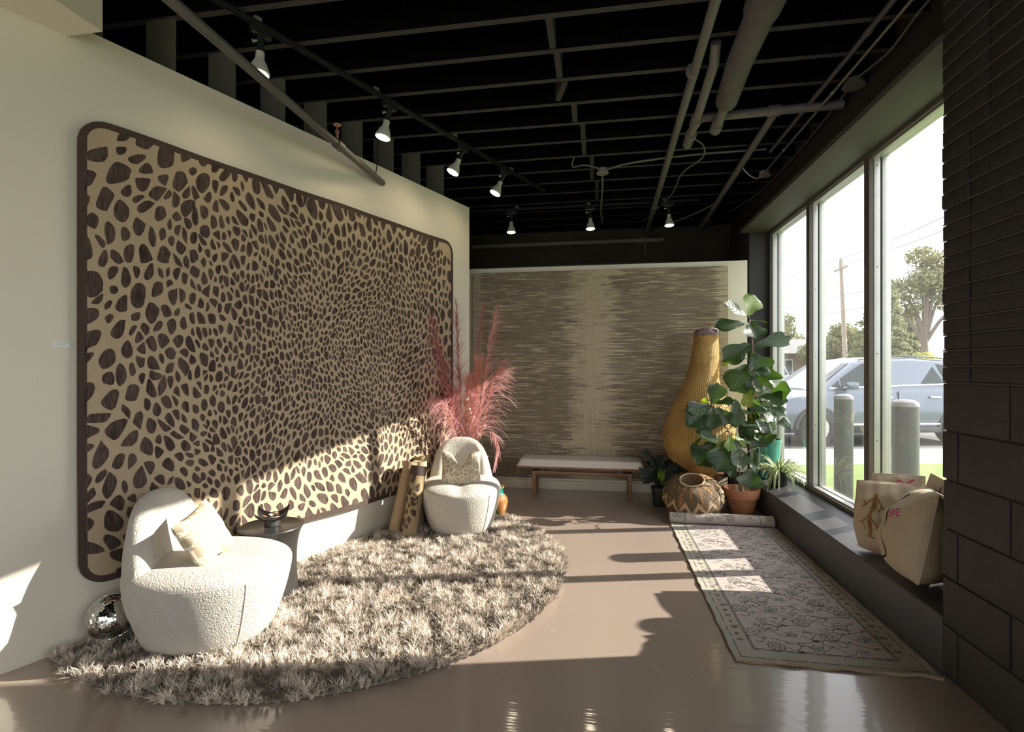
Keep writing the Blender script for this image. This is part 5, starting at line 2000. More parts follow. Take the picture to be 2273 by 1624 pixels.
M_run = mat_runner()
M_ink = plain('charcoal_rug_outline', (0.095, 0.08, 0.07), 0.9, var=0.5, vscale=160)
M_teal_f = plain('faded_grey_green_motif', (0.30, 0.335, 0.29), 0.9, var=0.2, vscale=120)
rc = Vector(((RX0 + RX1) / 2, (RY0 + RY1) / 2, 0))
run = thing('runner_rug', 'faded floral runner rug along the window ledge with its far end rolled', 'rug', rc)
hw, hl = (RX1 - RX0) / 2, (RY1 - RY0) / 2


def run_z(x, y):
    """gentle ripples along the long edges"""
    e = max(0.0, 1 - (hw - abs(x)) / 0.07)
    return 0.0055 + e * (0.0018 * (1 + math.sin(y * 19 + (1 if x > 0 else 0))) + 0.0018 * (1 + math.sin(y * 43 + x)))


def run_x(x, y):
    e = max(0.0, abs(x) / hw)
    return x + math.copysign(e ** 6 * (0.003 * math.sin(y * 11) + 0.003 * math.sin(y * 37)), x)


m = MB()
nx, ny = 36, 110
def top(u, v):
    x, y = (2 * u - 1) * hw, (2 * v - 1) * hl
    return Vector((run_x(x, y), y, run_z(x, y)))
m.grid(top, nx, ny)
k0 = len(m.v)
m.grid(lambda u, v: Vector((top(u, v).x, top(u, v).y, max(0.0008, top(u, v).z - 0.005))), nx, ny)
m.f[-nx * ny:] = [tuple(reversed(q)) for q in m.f[-nx * ny:]]
ring = [i * (ny + 1) for i in range(nx)] + [nx * (ny + 1) + j for j in range(ny)] + [i * (ny + 1) + ny for i in range(nx, 0, -1)] + [j for j in range(ny, 0, -1)]
for a, c in zip(ring, ring[1:] + ring[:1]):
    m.f.append((c, a, a + k0, c + k0)); m.mi.append(0)
fix_normals(m.build('field', M_run, run))
# bound edges: selvedge cord on long sides, frayed hem at the near end
m = MB()
for sx in (-1, 1):
    pts = []
    for i in range(140):
        y = -hl + 2 * hl * i / 139
        pts.append((run_x(sx * hw, y), y, run_z(sx * hw, y) - 0.002))
    m.tube(pts, 0.0042, 6)
m.build('selvedge', plain('dark_selvedge', (0.16, 0.14, 0.11), 0.9, var=0.4, vscale=60), run)
m = MB()
pts = [(x, -hl - 0.004 + 0.004 * math.sin(x * 40), 0.007 + 0.003 * math.sin(x * 23)) for x in np.linspace(-hw, hw, 70)]
m.tube([Vector(p) for p in pts], 0.0085, 8)
m.build('frayed_hem', plain('tan_fringe', (0.46, 0.37, 0.25), 0.95, var=0.4, vscale=120, bump=1.0, bscale=200, bdist=0.01), run)

# ---- drawn floral pattern: flat outline ribbons lying in the weave
ink, tea = MB(), MB()
pr = random.Random(31)


def rib(mb, pts, w):
    o0 = len(mb.v)
    mb.ribbon(pts, w, 0)
    for i in range(o0, len(mb.v)):
        x, y, _ = mb.v[i]
        mb.v[i] = (x, y, run_z(x, y) + 0.0007)


def ring_pts(cx, cy, r, n=20, sc=0.0, lob=8, ph=0.0):
    return [(cx + (r + sc * abs(math.sin(lob / 2 * a + ph))) * math.cos(a), cy + (r + sc * abs(math.sin(lob / 2 * a + ph))) * math.sin(a)) for a in [2 * pi * i / n for i in range(n + 1)]]


def rosette(cx, cy, r):
    rib(ink, ring_pts(cx, cy, r * 0.86, 40, r * 0.16, 10), 0.0045)
    rib(ink, ring_pts(cx, cy, r * 0.36, 14), 0.004)
    for k in range(9):
        a = 2 * pi * k / 9
        rib(ink, [(cx + r * 0.42 * math.cos(a), cy + r * 0.42 * math.sin(a)), (cx + r * 0.8 * math.cos(a), cy + r * 0.8 * math.sin(a))], 0.0036)


def star(cx, cy, r, n=6, ph=0.0, fill=False):
    P = []
    for k in range(2 * n + 1):
        a = pi * k / n + ph
        q = r if k % 2 == 0 else r * 0.5
        P.append((cx + q * math.cos(a), cy + q * math.sin(a)))
    rib(ink, P, 0.0045)
    rib(ink, ring_pts(cx, cy, r * 0.2, 8), 0.004)
    if fill:
        rib(tea, [(cx - r * 0.6, cy - r * 0.2), (cx, cy), (cx + r * 0.6, cy + r * 0.15)], r * 0.7)


def sprig(cx, cy, s, a):
    ca, sa = math.cos(a), math.sin(a)
    def T(x, y):
        return (cx + (x * ca - y * sa) * s, cy + (x * sa + y * ca) * s)
    rib(ink, [T(0, 0), T(0.3, 0.35), T(0.75, 0.5), T(0.55, 0.15), T(1.0, 0.0), T(0.55, -0.15), T(0.75, -0.5), T(0.3, -0.35), T(0, 0)], 0.0042)
    rib(ink, [T(-0.7, 0), T(0, 0)], 0.004)


def spiral(cx, cy, r, a0, dirn=1, turns=0.9):
    P = []
    for k in range(22):
        t_ = k / 21
        q = r * (1 - 0.72 * t_)
        a = a0 + dirn * t_ * turns * 2 * pi
        P.append((cx + q * math.cos(a), cy + q * math.sin(a)))
    rib(ink, P, 0.0045)


ih = hw - 0.125
yy_ = -hl + 0.17
row = 0
while yy_ < hl - 0.05:
    xs = [-0.68, 0.0, 0.68] if row % 2 == 0 else [-0.95, -0.34, 0.34, 0.95]
    for k, fx in enumerate(xs):
        cx, cy = fx * (ih - 0.03) + pr.uniform(-.012, .012), yy_ + pr.uniform(-.014, .014)
        kind = (row + k) % 3
        if kind == 0:
            rosette(cx, cy, 0.042)
        elif kind == 1:
            star(cx, cy, 0.045, 6, pr.uniform(0, 1), pr.random() < 0.5)
        else:
            star(cx, cy, 0.034, 5, pr.uniform(0, 1), pr.random() < 0.4)
        s_ = 1 if (row + k) % 2 else -1
        spiral(cx + s_ * 0.075, cy + 0.055, 0.048, pi * (0.1 if s_ > 0 else 0.9), s_)
        sprig(cx - s_ * 0.075, cy + 0.035, 0.024, pr.uniform(0, 6.28))
        sprig(cx + s_ * 0.03, cy + 0.085, 0.02, pr.uniform(0, 6.28))
        sprig(cx - s_ * 0.09, cy - 0.045, 0.02, pr.uniform(0, 6.28))
        # vine to the next motif
        L = 0.125
        P = [(cx + 0.05 + L * q / 10, cy + 0.03 * math.sin(q / 10 * 2 * pi) * s_) for q in range(11)]
        if P[-1][0] < ih:
            rib(ink, P, 0.004)
    P = [(fx_, yy_ + 0.065 + 0.028 * math.sin(fx_ * 16 + row * 2.0)) for fx_ in np.linspace(-ih + 0.01, ih - 0.01, 40)]
    if yy_ + 0.1 < hl:
        a = pr.randint(0, 12)
        rib(ink, P[a:a + 17], 0.004); rib(ink, P[a + 20:], 0.004)
    yy_ += 0.135
    row += 1
# border guard lines, broken like worn weaving, and small border motifs
for off in (0.034, 0.112, 0.121):
    for sx in (-1, 1):
        y = -hl + off
        while y < hl - 0.02:
            L = pr.uniform(0.03, 0.11) if off < 0.05 else pr.uniform(0.10, 0.3)
            n = 5
            x = sx * (hw - off)
            rib(ink, [(x + pr.uniform(-.0012, .0012), min(hl, y + L * i / n)) for i in range(n + 1)], 0.0048)
            y += L + (pr.uniform(0.012, 0.05) if off < 0.05 else pr.uniform(0.003, 0.012))
    x = -hw + off
    while x < hw - off:
        L = pr.uniform(0.03, 0.12)
        rib(ink, [(min(hw - off, x + L * i / 4), -hl + off + pr.uniform(-.001, .001)) for i in range(5)], 0.0048)
        x += L + pr.uniform(0.005, 0.03)
for sx in (-1, 1):
    y = -hl + 0.2
    while y < hl - 0.05:
        x = sx * (hw - 0.073)
        star(x, y, 0.018, 4, 0.4)
        sprig(x, y + 0.06, 0.016, pi / 2)
        y += 0.13
o = ink.build('floral_outline', M_ink, run, smooth=False)
o['kind'] = 'stuff'
o = tea.build('faded_motif', M_teal_f, run, smooth=False)
o['kind'] = 'stuff'
# rolled far end, same cloth
m = MB()
RR = 0.049
yc = hl + 0.03
prof_r = []
nseg = 40
vs, fs = [], []
for i in range(nseg + 1):
    x = -hw - 0.005 + (2 * hw + 0.0) * i / nseg
    for k in range(28):
        a = 2 * pi * k / 28
        rr_ = RR * (1 + 0.03 * math.sin(x * 7 + a) + 0.015 * math.sin(x * 17))
        vs.append((x, yc + rr_ * math.cos(a), RR + 0.002 + rr_ * 0.98 * math.sin(a)))
for i in range(nseg):
    for k in range(28):
        a, b = i * 28 + k, i * 28 + (k + 1) % 28
        fs.append((a, b, b + 28, a + 28))
m.add(vs, fs)
for x in (-hw + 0.0, hw - 0.01):
    pts = [(x, yc + RR * (0.1 + 0.9 * k / 80) * math.cos(k * 0.25), RR + 0.002 + RR * (0.1 + 0.9 * k / 80) * math.sin(k * 0.25)) for k in range(81)]
    m.tube(pts, 0.0036, 5)
fix_normals(m.build('rolled_end', M_run, run))
ink2 = MB()


def on_roll(pts, w):
    """lay an outline round the roll: second coordinate is arc length up its front"""
    o0 = len(ink2.v)
    ink2.ribbon(pts, w, 0)
    for i in range(o0, len(ink2.v)):
        x, s_, _ = ink2.v[i]
        a = pi + 0.35 - s_ / RR
        rr_ = RR * (1 + 0.03 * math.sin(x * 7 + a) + 0.015 * math.sin(x * 17)) + 0.0012
        ink2.v[i] = (x, yc + rr_ * math.cos(a), RR + 0.002 + rr_ * 0.98 * math.sin(a))


for cx in (-0.11, 0.07):
    on_roll(ring_pts(cx, 0.045, 0.028, 40, 0.007, 10), 0.0042)
    on_roll(ring_pts(cx, 0.045, 0.012, 14), 0.0036)
    for k in range(9):
        a = 2 * pi * k / 9
        on_roll([(cx + 0.014 * math.cos(a), 0.045 + 0.014 * math.sin(a)), (cx + 0.026 * math.cos(a), 0.045 + 0.026 * math.sin(a))], 0.0032)
for x in (-0.322, -0.312, 0.315):
    on_roll([(x, q) for q in np.linspace(0, 0.12, 12)], 0.0042)
for cx, d_ in ((-0.23, 1), (0.20, -1), (-0.02, 1), (0.27, 1)):
    on_roll([(cx + 0.05 * d_ * (1 - 0.7 * k / 16) * math.cos(k * 0.32), 0.05 + 0.035 * (1 - 0.7 * k / 16) * math.sin(k * 0.32)) for k in range(17)], 0.004)
for x in (-0.40, -0.365, 0.38):
    on_roll(ring_pts(x, 0.05, 0.014, 10, 0.005, 5), 0.004)
    on_roll(ring_pts(x + 0.005, 0.09, 0.01, 8), 0.004)
o = ink2.build('roll_outline', M_ink, run, smooth=False)
o['kind'] = 'stuff'

# ================================================================== KILIM CUSHIONS ON THE LEDGE
def mat_hemp(name, a, c):
    m, nt, b = node_mat(name, 0.9, spec=0.15)
    g = G(nt)
    co = g.coord()
    w1 = g.noise(g.scale(co, (1, 0.12, 1)), 260, 2)
    w2 = g.noise(g.scale(co, (0.12, 1, 1)), 260, 2)
    n = g.noise(co, 8, 4)
    f = g.m('ADD', g.m('MULTIPLY', n, 0.5), g.m('MULTIPLY', g.m('ADD', w1, w2), 0.25))
    sp = g.ramp(g.noise(co, 70, 2), 0.70, 0.76)
    col = g.mix(f, a, c)
    g.put(b.inputs['Base Color'], g.mix(g.m('MULTIPLY', sp, 0.5), col, (0.16, 0.11, 0.07)))
    g.bump(b, g.m('ADD', w1, w2), 0.5, 0.004)
    return m


M_hemp = mat_hemp('natural_hemp', (0.40, 0.32, 0.22), (0.60, 0.51, 0.38))
M_hemp2 = mat_hemp('pale_hemp', (0.50, 0.43, 0.33), (0.68, 0.61, 0.50))
M_brown_y = plain('ochre_brown_yarn', (0.25, 0.13, 0.035), 0.9, var=0.25, vscale=80)
M_navy_y = plain('navy_black_yarn', (0.022, 0.022, 0.03), 0.9, var=0.25, vscale=80)
M_pink_y = plain('magenta_yarn', (0.62, 0.03, 0.22), 0.9, var=0.2, vscale=80)
M_blue_y = plain('blue_grey_yarn', (0.06, 0.08, 0.16), 0.9, var=0.2, vscale=80)


def kilim(label, W_, H_, T_, loc, xdir, zdir, mat, seed, marks=(), chop=0.0, pinch=0.05):
    root = thing('kilim_cushion', label, 'cushion')
    pb = pillow(W_, H_, T_, chop, pinch, n=34, wr=0.014, seed=seed, soft=True)
    cover = fix_normals(pb.build('cover', mat, root))
    side = [Vector(p) for p in pb.v[:35 * 35]]
    def surf(u, v):
        fu, fv = min(max(u, 0), 0.9999) * 34, min(max(v, 0), 0.9999) * 34
        i, j = int(fu), int(fv)
        a, b = fu - i, fv - j
        g0 = lambda p, q: side[p * 35 + q]
        return (g0(i, j) * (1 - a) + g0(i + 1, j) * a) * (1 - b) + (g0(i, j + 1) * (1 - a) + g0(i + 1, j + 1) * a) * b
    for nm, mt, polys in marks:
        mm = MB()
        for pts, w in polys:
            # subdivide
            Q = []
            for (p, q) in zip(pts, pts[1:]):
                n = max(2, int(math.hypot(q[0] - p[0], q[1] - p[1]) / 0.02))
                for i in range(n):
                    Q.append((p[0] + (q[0] - p[0]) * i / n, p[1] + (q[1] - p[1]) * i / n))
            Q.append(pts[-1])
            o0 = len(mm.v)
            mm.ribbon(Q, w, 0)
            for i in range(o0, len(mm.v)):
                u, v, _ = mm.v[i]
                p = surf(u, v)
                mm.v[i] = (p.x, p.y, p.z + 0.0025)
        mm.build(nm, mt, root, smooth=False)
    # sewn rim
    edge = [surf(0, q / 20) for q in range(20)] + [surf(q / 20, 0.9999) for q in range(20)] + [surf(0.9999, 1 - q / 20) for q in range(20)] + [surf(1 - q / 20, 0) for q in range(21)]
    MB().tube(edge, 0.0028, 6).build('seam', mat[0], root)
    place_frame(root, loc, xdir, zdir)
    return root


tree = [([(0.46, 0.22), (0.48, 0.46), (0.52, 0.80)], 0.055), ([(0.52, 0.78), (0.38, 0.64), (0.32, 0.62)], 0.022), ([(0.52, 0.78), (0.64, 0.62), (0.74, 0.56)], 0.022),
        ([(0.38, 0.64), (0.34, 0.70)], 0.02), ([(0.62, 0.64), (0.58, 0.56)], 0.02), ([(0.48, 0.50), (0.36, 0.40), (0.28, 0.40)], 0.022), ([(0.48, 0.50), (0.60, 0.34), (0.72, 0.24)], 0.022),
        ([(0.35, 0.40), (0.36, 0.30)], 0.02), ([(0.58, 0.36), (0.58, 0.26)], 0.02), ([(0.38, 0.22), (0.54, 0.20)], 0.022)]
dia = []
for r__ in range(4):
    for c__ in range(r__ + 1 if r__ < 3 else 3):
        x0 = 0.38 + 0.055 * c__ + (0.07 - 0.024 * r__)
        y0 = 0.66 - 0.035 * r__ * 0.9
        dia.append(([(x0, y0), (x0 + 0.036, y0 + 0.006)], 0.022))
M_khaki = mat_hemp('khaki_backing_cloth', (0.30, 0.235, 0.15), (0.42, 0.34, 0.23))
dia2 = [([(0.74 + 0.035 * c__ - 0.018 * r__, 0.72 - 0.03 * r__), (0.765 + 0.035 * c__ - 0.018 * r__, 0.725 - 0.03 * r__)], 0.018) for r__ in range(4) for c__ in range((1, 2, 3, 2)[r__])]
kilim('large hemp cushion nearest the pier with a black stripe and pink dashes', 0.48, 0.51, 0.40, (1.69, 3.02, 0.525), (-0.40, -0.91, 0.10), (-0.90, 0.40, 0.18), [M_hemp, M_khaki], 5,
      (('black_stripe', M_navy_y, [([(0.60, 0.90), (0.57, 0.70), (0.59, 0.50), (0.63, 0.32), (0.70, 0.20), (0.60, 0.14), (0.52, 0.07)], 0.024)]), ('pink_dashes', M_pink_y, dia2)))
kilim('hemp cushion with a brown tree symbol behind the large one', 0.39, 0.45, 0.26, (1.715, 3.42, 0.50), (0.45, -0.88, 0.14), (-0.87, -0.45, 0.20), [M_hemp, M_khaki], 9, (('tree_symbol', M_brown_y, tree),))
kilim('pale cushion with a magenta zigzag against the window', 0.38, 0.44, 0.11, (1.795, 3.47, 0.545), (0.30, -0.94, 0.16), (-0.93, -0.30, 0.24), [M_hemp2, M_khaki], 13,
      (('magenta_zigzag', M_pink_y, [([(0.10, 0.62), (0.25, 0.70), (0.36, 0.82), (0.47, 0.80), (0.60, 0.90), (0.72, 0.86), (0.84, 0.93)], 0.026)]),))
kilim('grey-blue marked cushion standing on the ledge behind the pier edge', 0.40, 0.44, 0.10, (1.81, 3.03, 0.575), (0.20, -0.95, -0.28), (-0.96, -0.20, 0.10), [M_hemp2, M_khaki], 17,
      (('blue_marks', M_blue_y, [([(0.2, 0.80), (0.3, 0.86), (0.42, 0.80), (0.54, 0.86)], 0.022), ([(0.3, 0.86), (0.28, 0.93)], 0.02), ([(0.55, 0.86), (0.55, 0.94)], 0.02)]),))

# ================================================================== OUTSIDE
GZ = -0.03


def gp(u, D, z=GZ):
    p = at(u, CAM_V0, D)
    return Vector((p.x, p.y, z))


M_lawn = plain('bright_lawn', (0.15, 0.215, 0.05), 0.9, var=0.3, vscale=3, bump=0.6, bscale=60, bdist=0.02)
M_pave = plain('pale_pavement', (0.36, 0.345, 0.32), 0.9, var=0.12, vscale=3)
M_asph = plain('grey_asphalt', (0.11, 0.108, 0.106), 0.9, var=0.3, vscale=9, bump=0.5, bscale=60)
la, lb = gp(1500, 7.55), gp(2600, 7.85)
pa, pb = gp(1500, 9.1), gp(2600, 9.3)
ext = Vector((60, 0, 0))
S(MB().add([(2.2, -12, GZ), (30, -12, GZ), (lb.x + 22, lb.y + 3.9, GZ), tuple(lb), tuple(la), (2.2, la.y - 0.1, GZ)], [(0, 1, 2, 3, 4, 5)]).build('lawn_ground', M_lawn, smooth=False), 'sunlit green lawn outside the window')
S(MB().add([(-8, la.y - 1.6, GZ - 0.01), tuple(la - Vector((0, 0, 0.01))), (lb.x + 22, lb.y + 3.9, GZ - 0.01), (lb.x + 22, lb.y + 5.6, GZ - 0.01), tuple(pa - Vector((0, 0, 0.01))), (-8, pa.y - 1.6, GZ - 0.01)], [(0, 1, 2, 3, 4, 5)]).build('pavement', M_pave, smooth=False), 'pale concrete pavement beyond the lawn')
S(MB().add([(-60, 8.2, GZ - 0.03), (90, 8.2, GZ - 0.03), (90, 120, GZ - 0.03), (-60, 120, GZ - 0.03)], [(0, 1, 2, 3)]).build('street_ground', M_asph, smooth=False), 'grey asphalt parking street')

# steel bollards
M_boll = plain('grey_painted_steel', (0.04, 0.043, 0.04), 0.4, var=0.25, vscale=12, bump=0.1, bscale=60)
def bollard(x, y, h, label):
    t = thing('bollard', label, 'bollard', (x, y, GZ), 0, 'steel bollards on the lawn')
    MB().lathe([(0.088, 0.0), (0.088, h - 0.05)], 32).build('post', M_boll, t)
    MB().lathe([(0.091, h - 0.055), (0.091, h - 0.045), (0.082, h - 0.02), (0.055, h - 0.004), (0.0, h)], 32).build('domed_cap', plain('pale_domed_cap', (0.2, 0.2, 0.2), 0.4), t)
bollard(2.56, 5.90, 1.16, 'grey bollard seen through the middle window pane')
bollard(2.35, 4.41, 1.19, 'grey bollard seen through the near window pane')
bollard(2.44, 3.41, 1.17, 'grey bollard hidden behind the brick pier')


# ---- cars
M_cglass = plain('tinted_car_glass', (0.02, 0.028, 0.035), 0.06, spec=0.4, var=0)
M_tyre = plain('black_tyre', (0.02, 0.02, 0.02), 0.8, var=0.2)
M_chrome = plain('chrome_trim', (0.8, 0.8, 0.8), 0.15, metal=1.0, var=0)
M_alloy = plain('alloy_wheel', (0.55, 0.55, 0.56), 0.3, metal=0.8, var=0)
M_clad = plain('dark_plastic_cladding', (0.035, 0.035, 0.038), 0.6, var=0.1)
M_lamp = plain('clear_lamp_lens', (0.75, 0.77, 0.8), 0.08, var=0)


def make_car(label, paint, loc, rz, detail=True):
    """front at local x=0, rear at x=4.6; near side is -y"""
    t = thing('car', label, 'car', loc, rz)
    st = [(0.0, 0.35, 0.66, 0.62), (0.08, 0.26, 0.78, 0.76), (0.35, 0.24, 0.90, 0.87), (0.8, 0.24, 0.99, 0.91), (1.1, 0.24, 1.04, 0.92), (2.2, 0.24, 1.06, 0.925), (3.4, 0.24, 1.09, 0.925), (4.2, 0.26, 1.12, 0.90), (4.5, 0.30, 1.10, 0.82), (4.6, 0.40, 0.95, 0.72)]
    m = MB()
    vs, fs = [], []
    for x, zb, zt, w in st:
        half = [(w * 0.86, zb), (w * 0.98, zb + 0.10), (w, zb + 0.28), (w, 0.62 if zt > 0.75 else zt * 0.8), (w * 0.985, zt - 0.10), (w * 0.95, zt - 0.03), (w * 0.86, zt), (w * 0.3, zt + 0.02)]
        sec = [(-y, z) for y, z in half] + [(y, z) for y, z in reversed(half)]
        vs += [(x, y, z) for y, z in sec]
    n = 16
    for i in range(len(st) - 1):
        for k in range(n):
            a, b = i * n + k, i * n + (k + 1) % n
            fs.append((a, b, b + n, a + n))
    fs += [tuple(range(n)), tuple((len(st) - 1) * n + k for k in range(n))[::-1]]
    m.add(vs, fs)
    body = fix_normals(m.build('body', paint, t, sharp=28))
    gs = [(0.98, 1.04, 0.80), (1.78, 1.58, 0.66), (2.3, 1.655, 0.67), (3.0, 1.67, 0.67), (3.75, 1.62, 0.65), (4.46, 1.12, 0.72)]
    m = MB()
    vs, fs = [], []
    for x, zr, wr in gs:
        wb = 0.86 if x < 4.2 else 0.78
        k_ = min(1, (zr - 1.0) / 0.6)
        half = [(wb, 1.0), (wb - (wb - wr) * 0.92 * k_, max(1.0, zr - 0.06)), (wr - 0.05 * k_, zr - 0.01), (wr * 0.5, zr + 0.02)]
        sec = [(-y, z) for y, z in half] + [(y, z) for y, z in reversed(half)]
        vs += [(x, y, z) for y, z in sec]
    n = 8
    for i in range(len(gs) - 1):
        for k in range(n):
            a, b = i * n + k, i * n + (k + 1) % n
            fs.append((a, b, b + n, a + n))
    fs += [tuple(range(n)), tuple((len(gs) - 1) * n + k for k in range(n))[::-1]]
    m.add(vs, fs)
    fix_normals(m.build('roof', paint, t, sharp=28))
    def sidey(z, off=0.006):
        return 0.86 - (0.86 - 0.665) * 0.95 * min(1, max(0, (z - 1.0) / 0.56)) + off
    def panel(nm, poly, mat, s, off=0.006):
        q = [(x, s * sidey(z, off), z) for x, z in poly]
        q2 = [(x, s * (abs(y) - 0.012), z) for x, y, z in q]
        k = len(q)
        mm = MB().add(q + q2, [tuple(range(k)) if s < 0 else tuple(range(k))[::-1]] + [(i, (i + 1) % k, k + (i + 1) % k, k + i) for i in range(k)])
        return fix_normals(mm.build(nm, mat, t, smooth=False))
    for s in (-1, 1):
        panel('front_quarter_glass', [(1.22, 1.09), (1.42, 1.10), (1.42, 1.235)], M_cglass, s)
        panel('side_window', [(1.46, 1.10), (2.42, 1.12), (2.36, 1.575), (1.95, 1.55), (1.46, 1.265)], M_cglass, s)
        panel('side_window', [(2.58, 1.12), (3.52, 1.15), (3.34, 1.56), (2.52, 1.585)], M_cglass, s)
        panel('rear_quarter_glass', [(3.60, 1.16), (4.05, 1.20), (3.72, 1.50), (3.44, 1.545)], M_cglass, s)
        panel('window_trim', [(1.2, 1.075), (4.1, 1.165), (4.1, 1.19), (1.2, 1.098)], M_chrome, s, 0.016)
    for (x0, z0, w0, x1, z1, w1, nm) in ((1.03, 1.075, 0.74, 1.74, 1.545, 0.60, 'windscreen'), (4.42, 1.16, 0.62, 3.82, 1.57, 0.56, 'rear_window')):
        nx, nz = -(z1 - z0), (x1 - x0)
        l = math.hypot(nx, nz)
        nx, nz = nx / l, nz / l
        if nz < 0:
            nx, nz = -nx, -nz
        o_ = 0.014
        MB().add([(x0 + nx * o_, -w0, z0 + nz * o_), (x0 + nx * o_, w0, z0 + nz * o_), (x1 + nx * o_, w1, z1 + nz * o_), (x1 + nx * o_, -w1, z1 + nz * o_),
                  (x0 - nx * .01, -w0, z0 - nz * .01), (x0 - nx * .01, w0, z0 - nz * .01), (x1 - nx * .01, w1, z1 - nz * .01), (x1 - nx * .01, -w1, z1 - nz * .01)],
                 [(0, 3, 2, 1), (4, 5, 6, 7), (0, 1, 5, 4), (1, 2, 6, 5), (2, 3, 7, 6), (3, 0, 4, 7)]).build(nm, M_cglass, t, smooth=False)
    for x in (0.92, 3.72):
        for s in (-1, 1):
            Mx = Matrix.Translation((x, s * 0.80, 0.35)) @ Matrix.Rotation(s * pi / 2, 4, 'X')
            w = MB().lathe([(0.20, 0.10), (0.33, 0.10), (0.35, 0.07), (0.35, -0.10), (0.33, -0.135), (0.24, -0.14), (0.235, -0.115)], 32, M=Mx).build('tyre', M_tyre, t)
            mm = MB().lathe([(0.236, -0.118), (0.225, -0.128), (0.215, -0.118), (0.0, -0.10)], 32, M=Mx)
            for k in range(5):
                a = 2 * pi * k / 5
                mm.box(-0.022, 0.022, 0.03, 0.22, -0.135, -0.105, M=Mx @ Matrix.Rotation(a, 4, 'Z'))
            mm.build('wheel', M_alloy, w)
            MB().add([(x + 0.43 * math.cos(a), s * 0.932, 0.33 + 0.43 * math.sin(a)) for a in [pi * k / 16 for k in range(17)]] + [(x + 0.37 * math.cos(a), s * 0.932, 0.33 + 0.37 * math.sin(a)) for a in [pi * k / 16 for k in range(17)]]
                     + [(x + 0.43 * math.cos(a), s * 0.84, 0.33 + 0.43 * math.sin(a)) for a in [pi * k / 16 for k in range(17)]] + [(x + 0.37 * math.cos(a), s * 0.84, 0.33 + 0.37 * math.sin(a)) for a in [pi * k / 16 for k in range(17)]],
                     [(k, k + 1, k + 18, k + 17) for k in range(16)] + [(k, k + 34, k + 35, k + 1) for k in range(16)] + [(k + 17, k + 18, k + 52, k + 51) for k in range(16)]).build('wheel_arch', M_clad, t, smooth=False)
    for s in (-1, 1):
        MB().bbox(1.32, 3.34, s * 0.90 - 0.04, s * 0.90 + 0.04, 0.25, 0.36, 0.01).build('sill_cladding', M_clad, t)
        MB().bbox(1.34, 3.32, s * 0.925 - 0.012, s * 0.925 + 0.012, 0.40, 0.43, 0.004).build('sill_trim', M_chrome, t)
        for x in (1.30, 2.50, 3.45):
            MB().box(x - 0.005, x + 0.005, s * 0.918 - 0.01, s * 0.918 + 0.01, 0.38, 1.03).build('door_gap', M_clad, t, smooth=False)
        for x in (2.25, 3.22):
            MB().bbox(x - 0.11, x + 0.11, s * 0.935 - 0.018, s * 0.935 + 0.018, 0.90, 0.935, 0.008).build('door_handle', M_chrome, t)
        mr = MB()
        mr.bbox(1.44, 1.58, s * 1.02 - 0.11, s * 1.02 + 0.11, 1.06, 1.21, 0.04)
        mr.tube([(1.52, s * 0.86, 1.07), (1.52, s * 0.96, 1.10)], 0.03, 8)
        mr.build('wing_mirror', paint, t)
        MB().bbox(0.10, 0.50, s * 0.79 - 0.07, s * 0.79 + 0.09, 0.70, 0.80, 0.03).build('headlight', M_lamp, t)
        MB().bbox(4.44, 4.58, s * 0.74 - 0.10, s * 0.74 + 0.06, 0.80, 1.02, 0.02).build('tail_light', plain('red_lens', (0.4, 0.02, 0.02), 0.2, var=0), t)
    MB().bbox(-0.03, 0.05, -0.55, 0.55, 0.36, 0.58, 0.02).build('grille', M_clad, t)
    MB().tube(smoothpath([(1.95, -0.60, 1.62), (2.5, -0.61, 1.69), (3.4, -0.60, 1.68), (3.8, -0.58, 1.63)], 4), 0.014, 6).build('roof_rail', M_clad, t)
    return t


M_pblue = plain('silver_blue_car_paint', (0.105, 0.13, 0.18), 0.22, metal=0.3, spec=0.6, var=0.02, coat=0.8)
M_pdark = plain('dark_blue_car_paint', (0.02, 0.03, 0.06), 0.25, spec=0.6, var=0.02, coat=0.8)
M_psilv = plain('silver_car_paint', (0.62, 0.62, 0.61), 0.25, metal=0.3, var=0.02, coat=0.8)
c0 = gp(1652, 10.4, GZ - 0.03)
make_car('silver-blue car parked across just outside the window', M_pblue, c0, R(13))
make_car('dark blue car parked far off below the house', M_pdark, gp(1722, 34.0, GZ - 0.03), R(75))
make_car('silver car parked far off beside the dark blue one', M_psilv, gp(1762, 31.0, GZ - 0.03), R(28))

# ---- house
M_hw = plain('tan_brick_house_wall', (0.26, 0.19, 0.14), 0.9, var=0.15, vscale=2)
M_hr = plain('grey_shingle_roof', (0.15, 0.15, 0.155), 0.9, var=0.2, vscale=2)
hp = gp(1735, 46, GZ - 0.03)
t = thing('house', 'low brown house with a grey hipped roof beyond the street', 'house', hp, R(25))
MB().box(-5, 6, -3.5, 3.5, 0, 2.75).build('wall', M_hw, t, smooth=False)
MB().add([(-5.6, -4.1, 2.65), (6.6, -4.1, 2.65), (6.6, 4.1, 2.65), (-5.6, 4.1, 2.65), (-1.6, 0, 4.1), (2.6, 0, 4.1)], [(0, 1, 5, 4), (1, 2, 5), (2, 3, 4, 5), (3, 0, 4), (3, 2, 1, 0)]).build('roof', M_hr, t, smooth=False)
for x in (-3, 0.3, 3.6):
    w = MB().box(x - 0.75, x + 0.75, -3.56, -3.48, 1.0, 2.2).build('window', plain('white_window_frame', (0.7, 0.7, 0.68), 0.5, var=0), t, smooth=False)
    MB().box(x - 0.65, x - 0.04, -3.58, -3.55, 1.1, 2.1).build('pane', M_cglass, w, smooth=False)
    MB().box(x + 0.04, x + 0.65, -3.58, -3.55, 1.1, 2.1).build('pane', M_cglass, w, smooth=False)


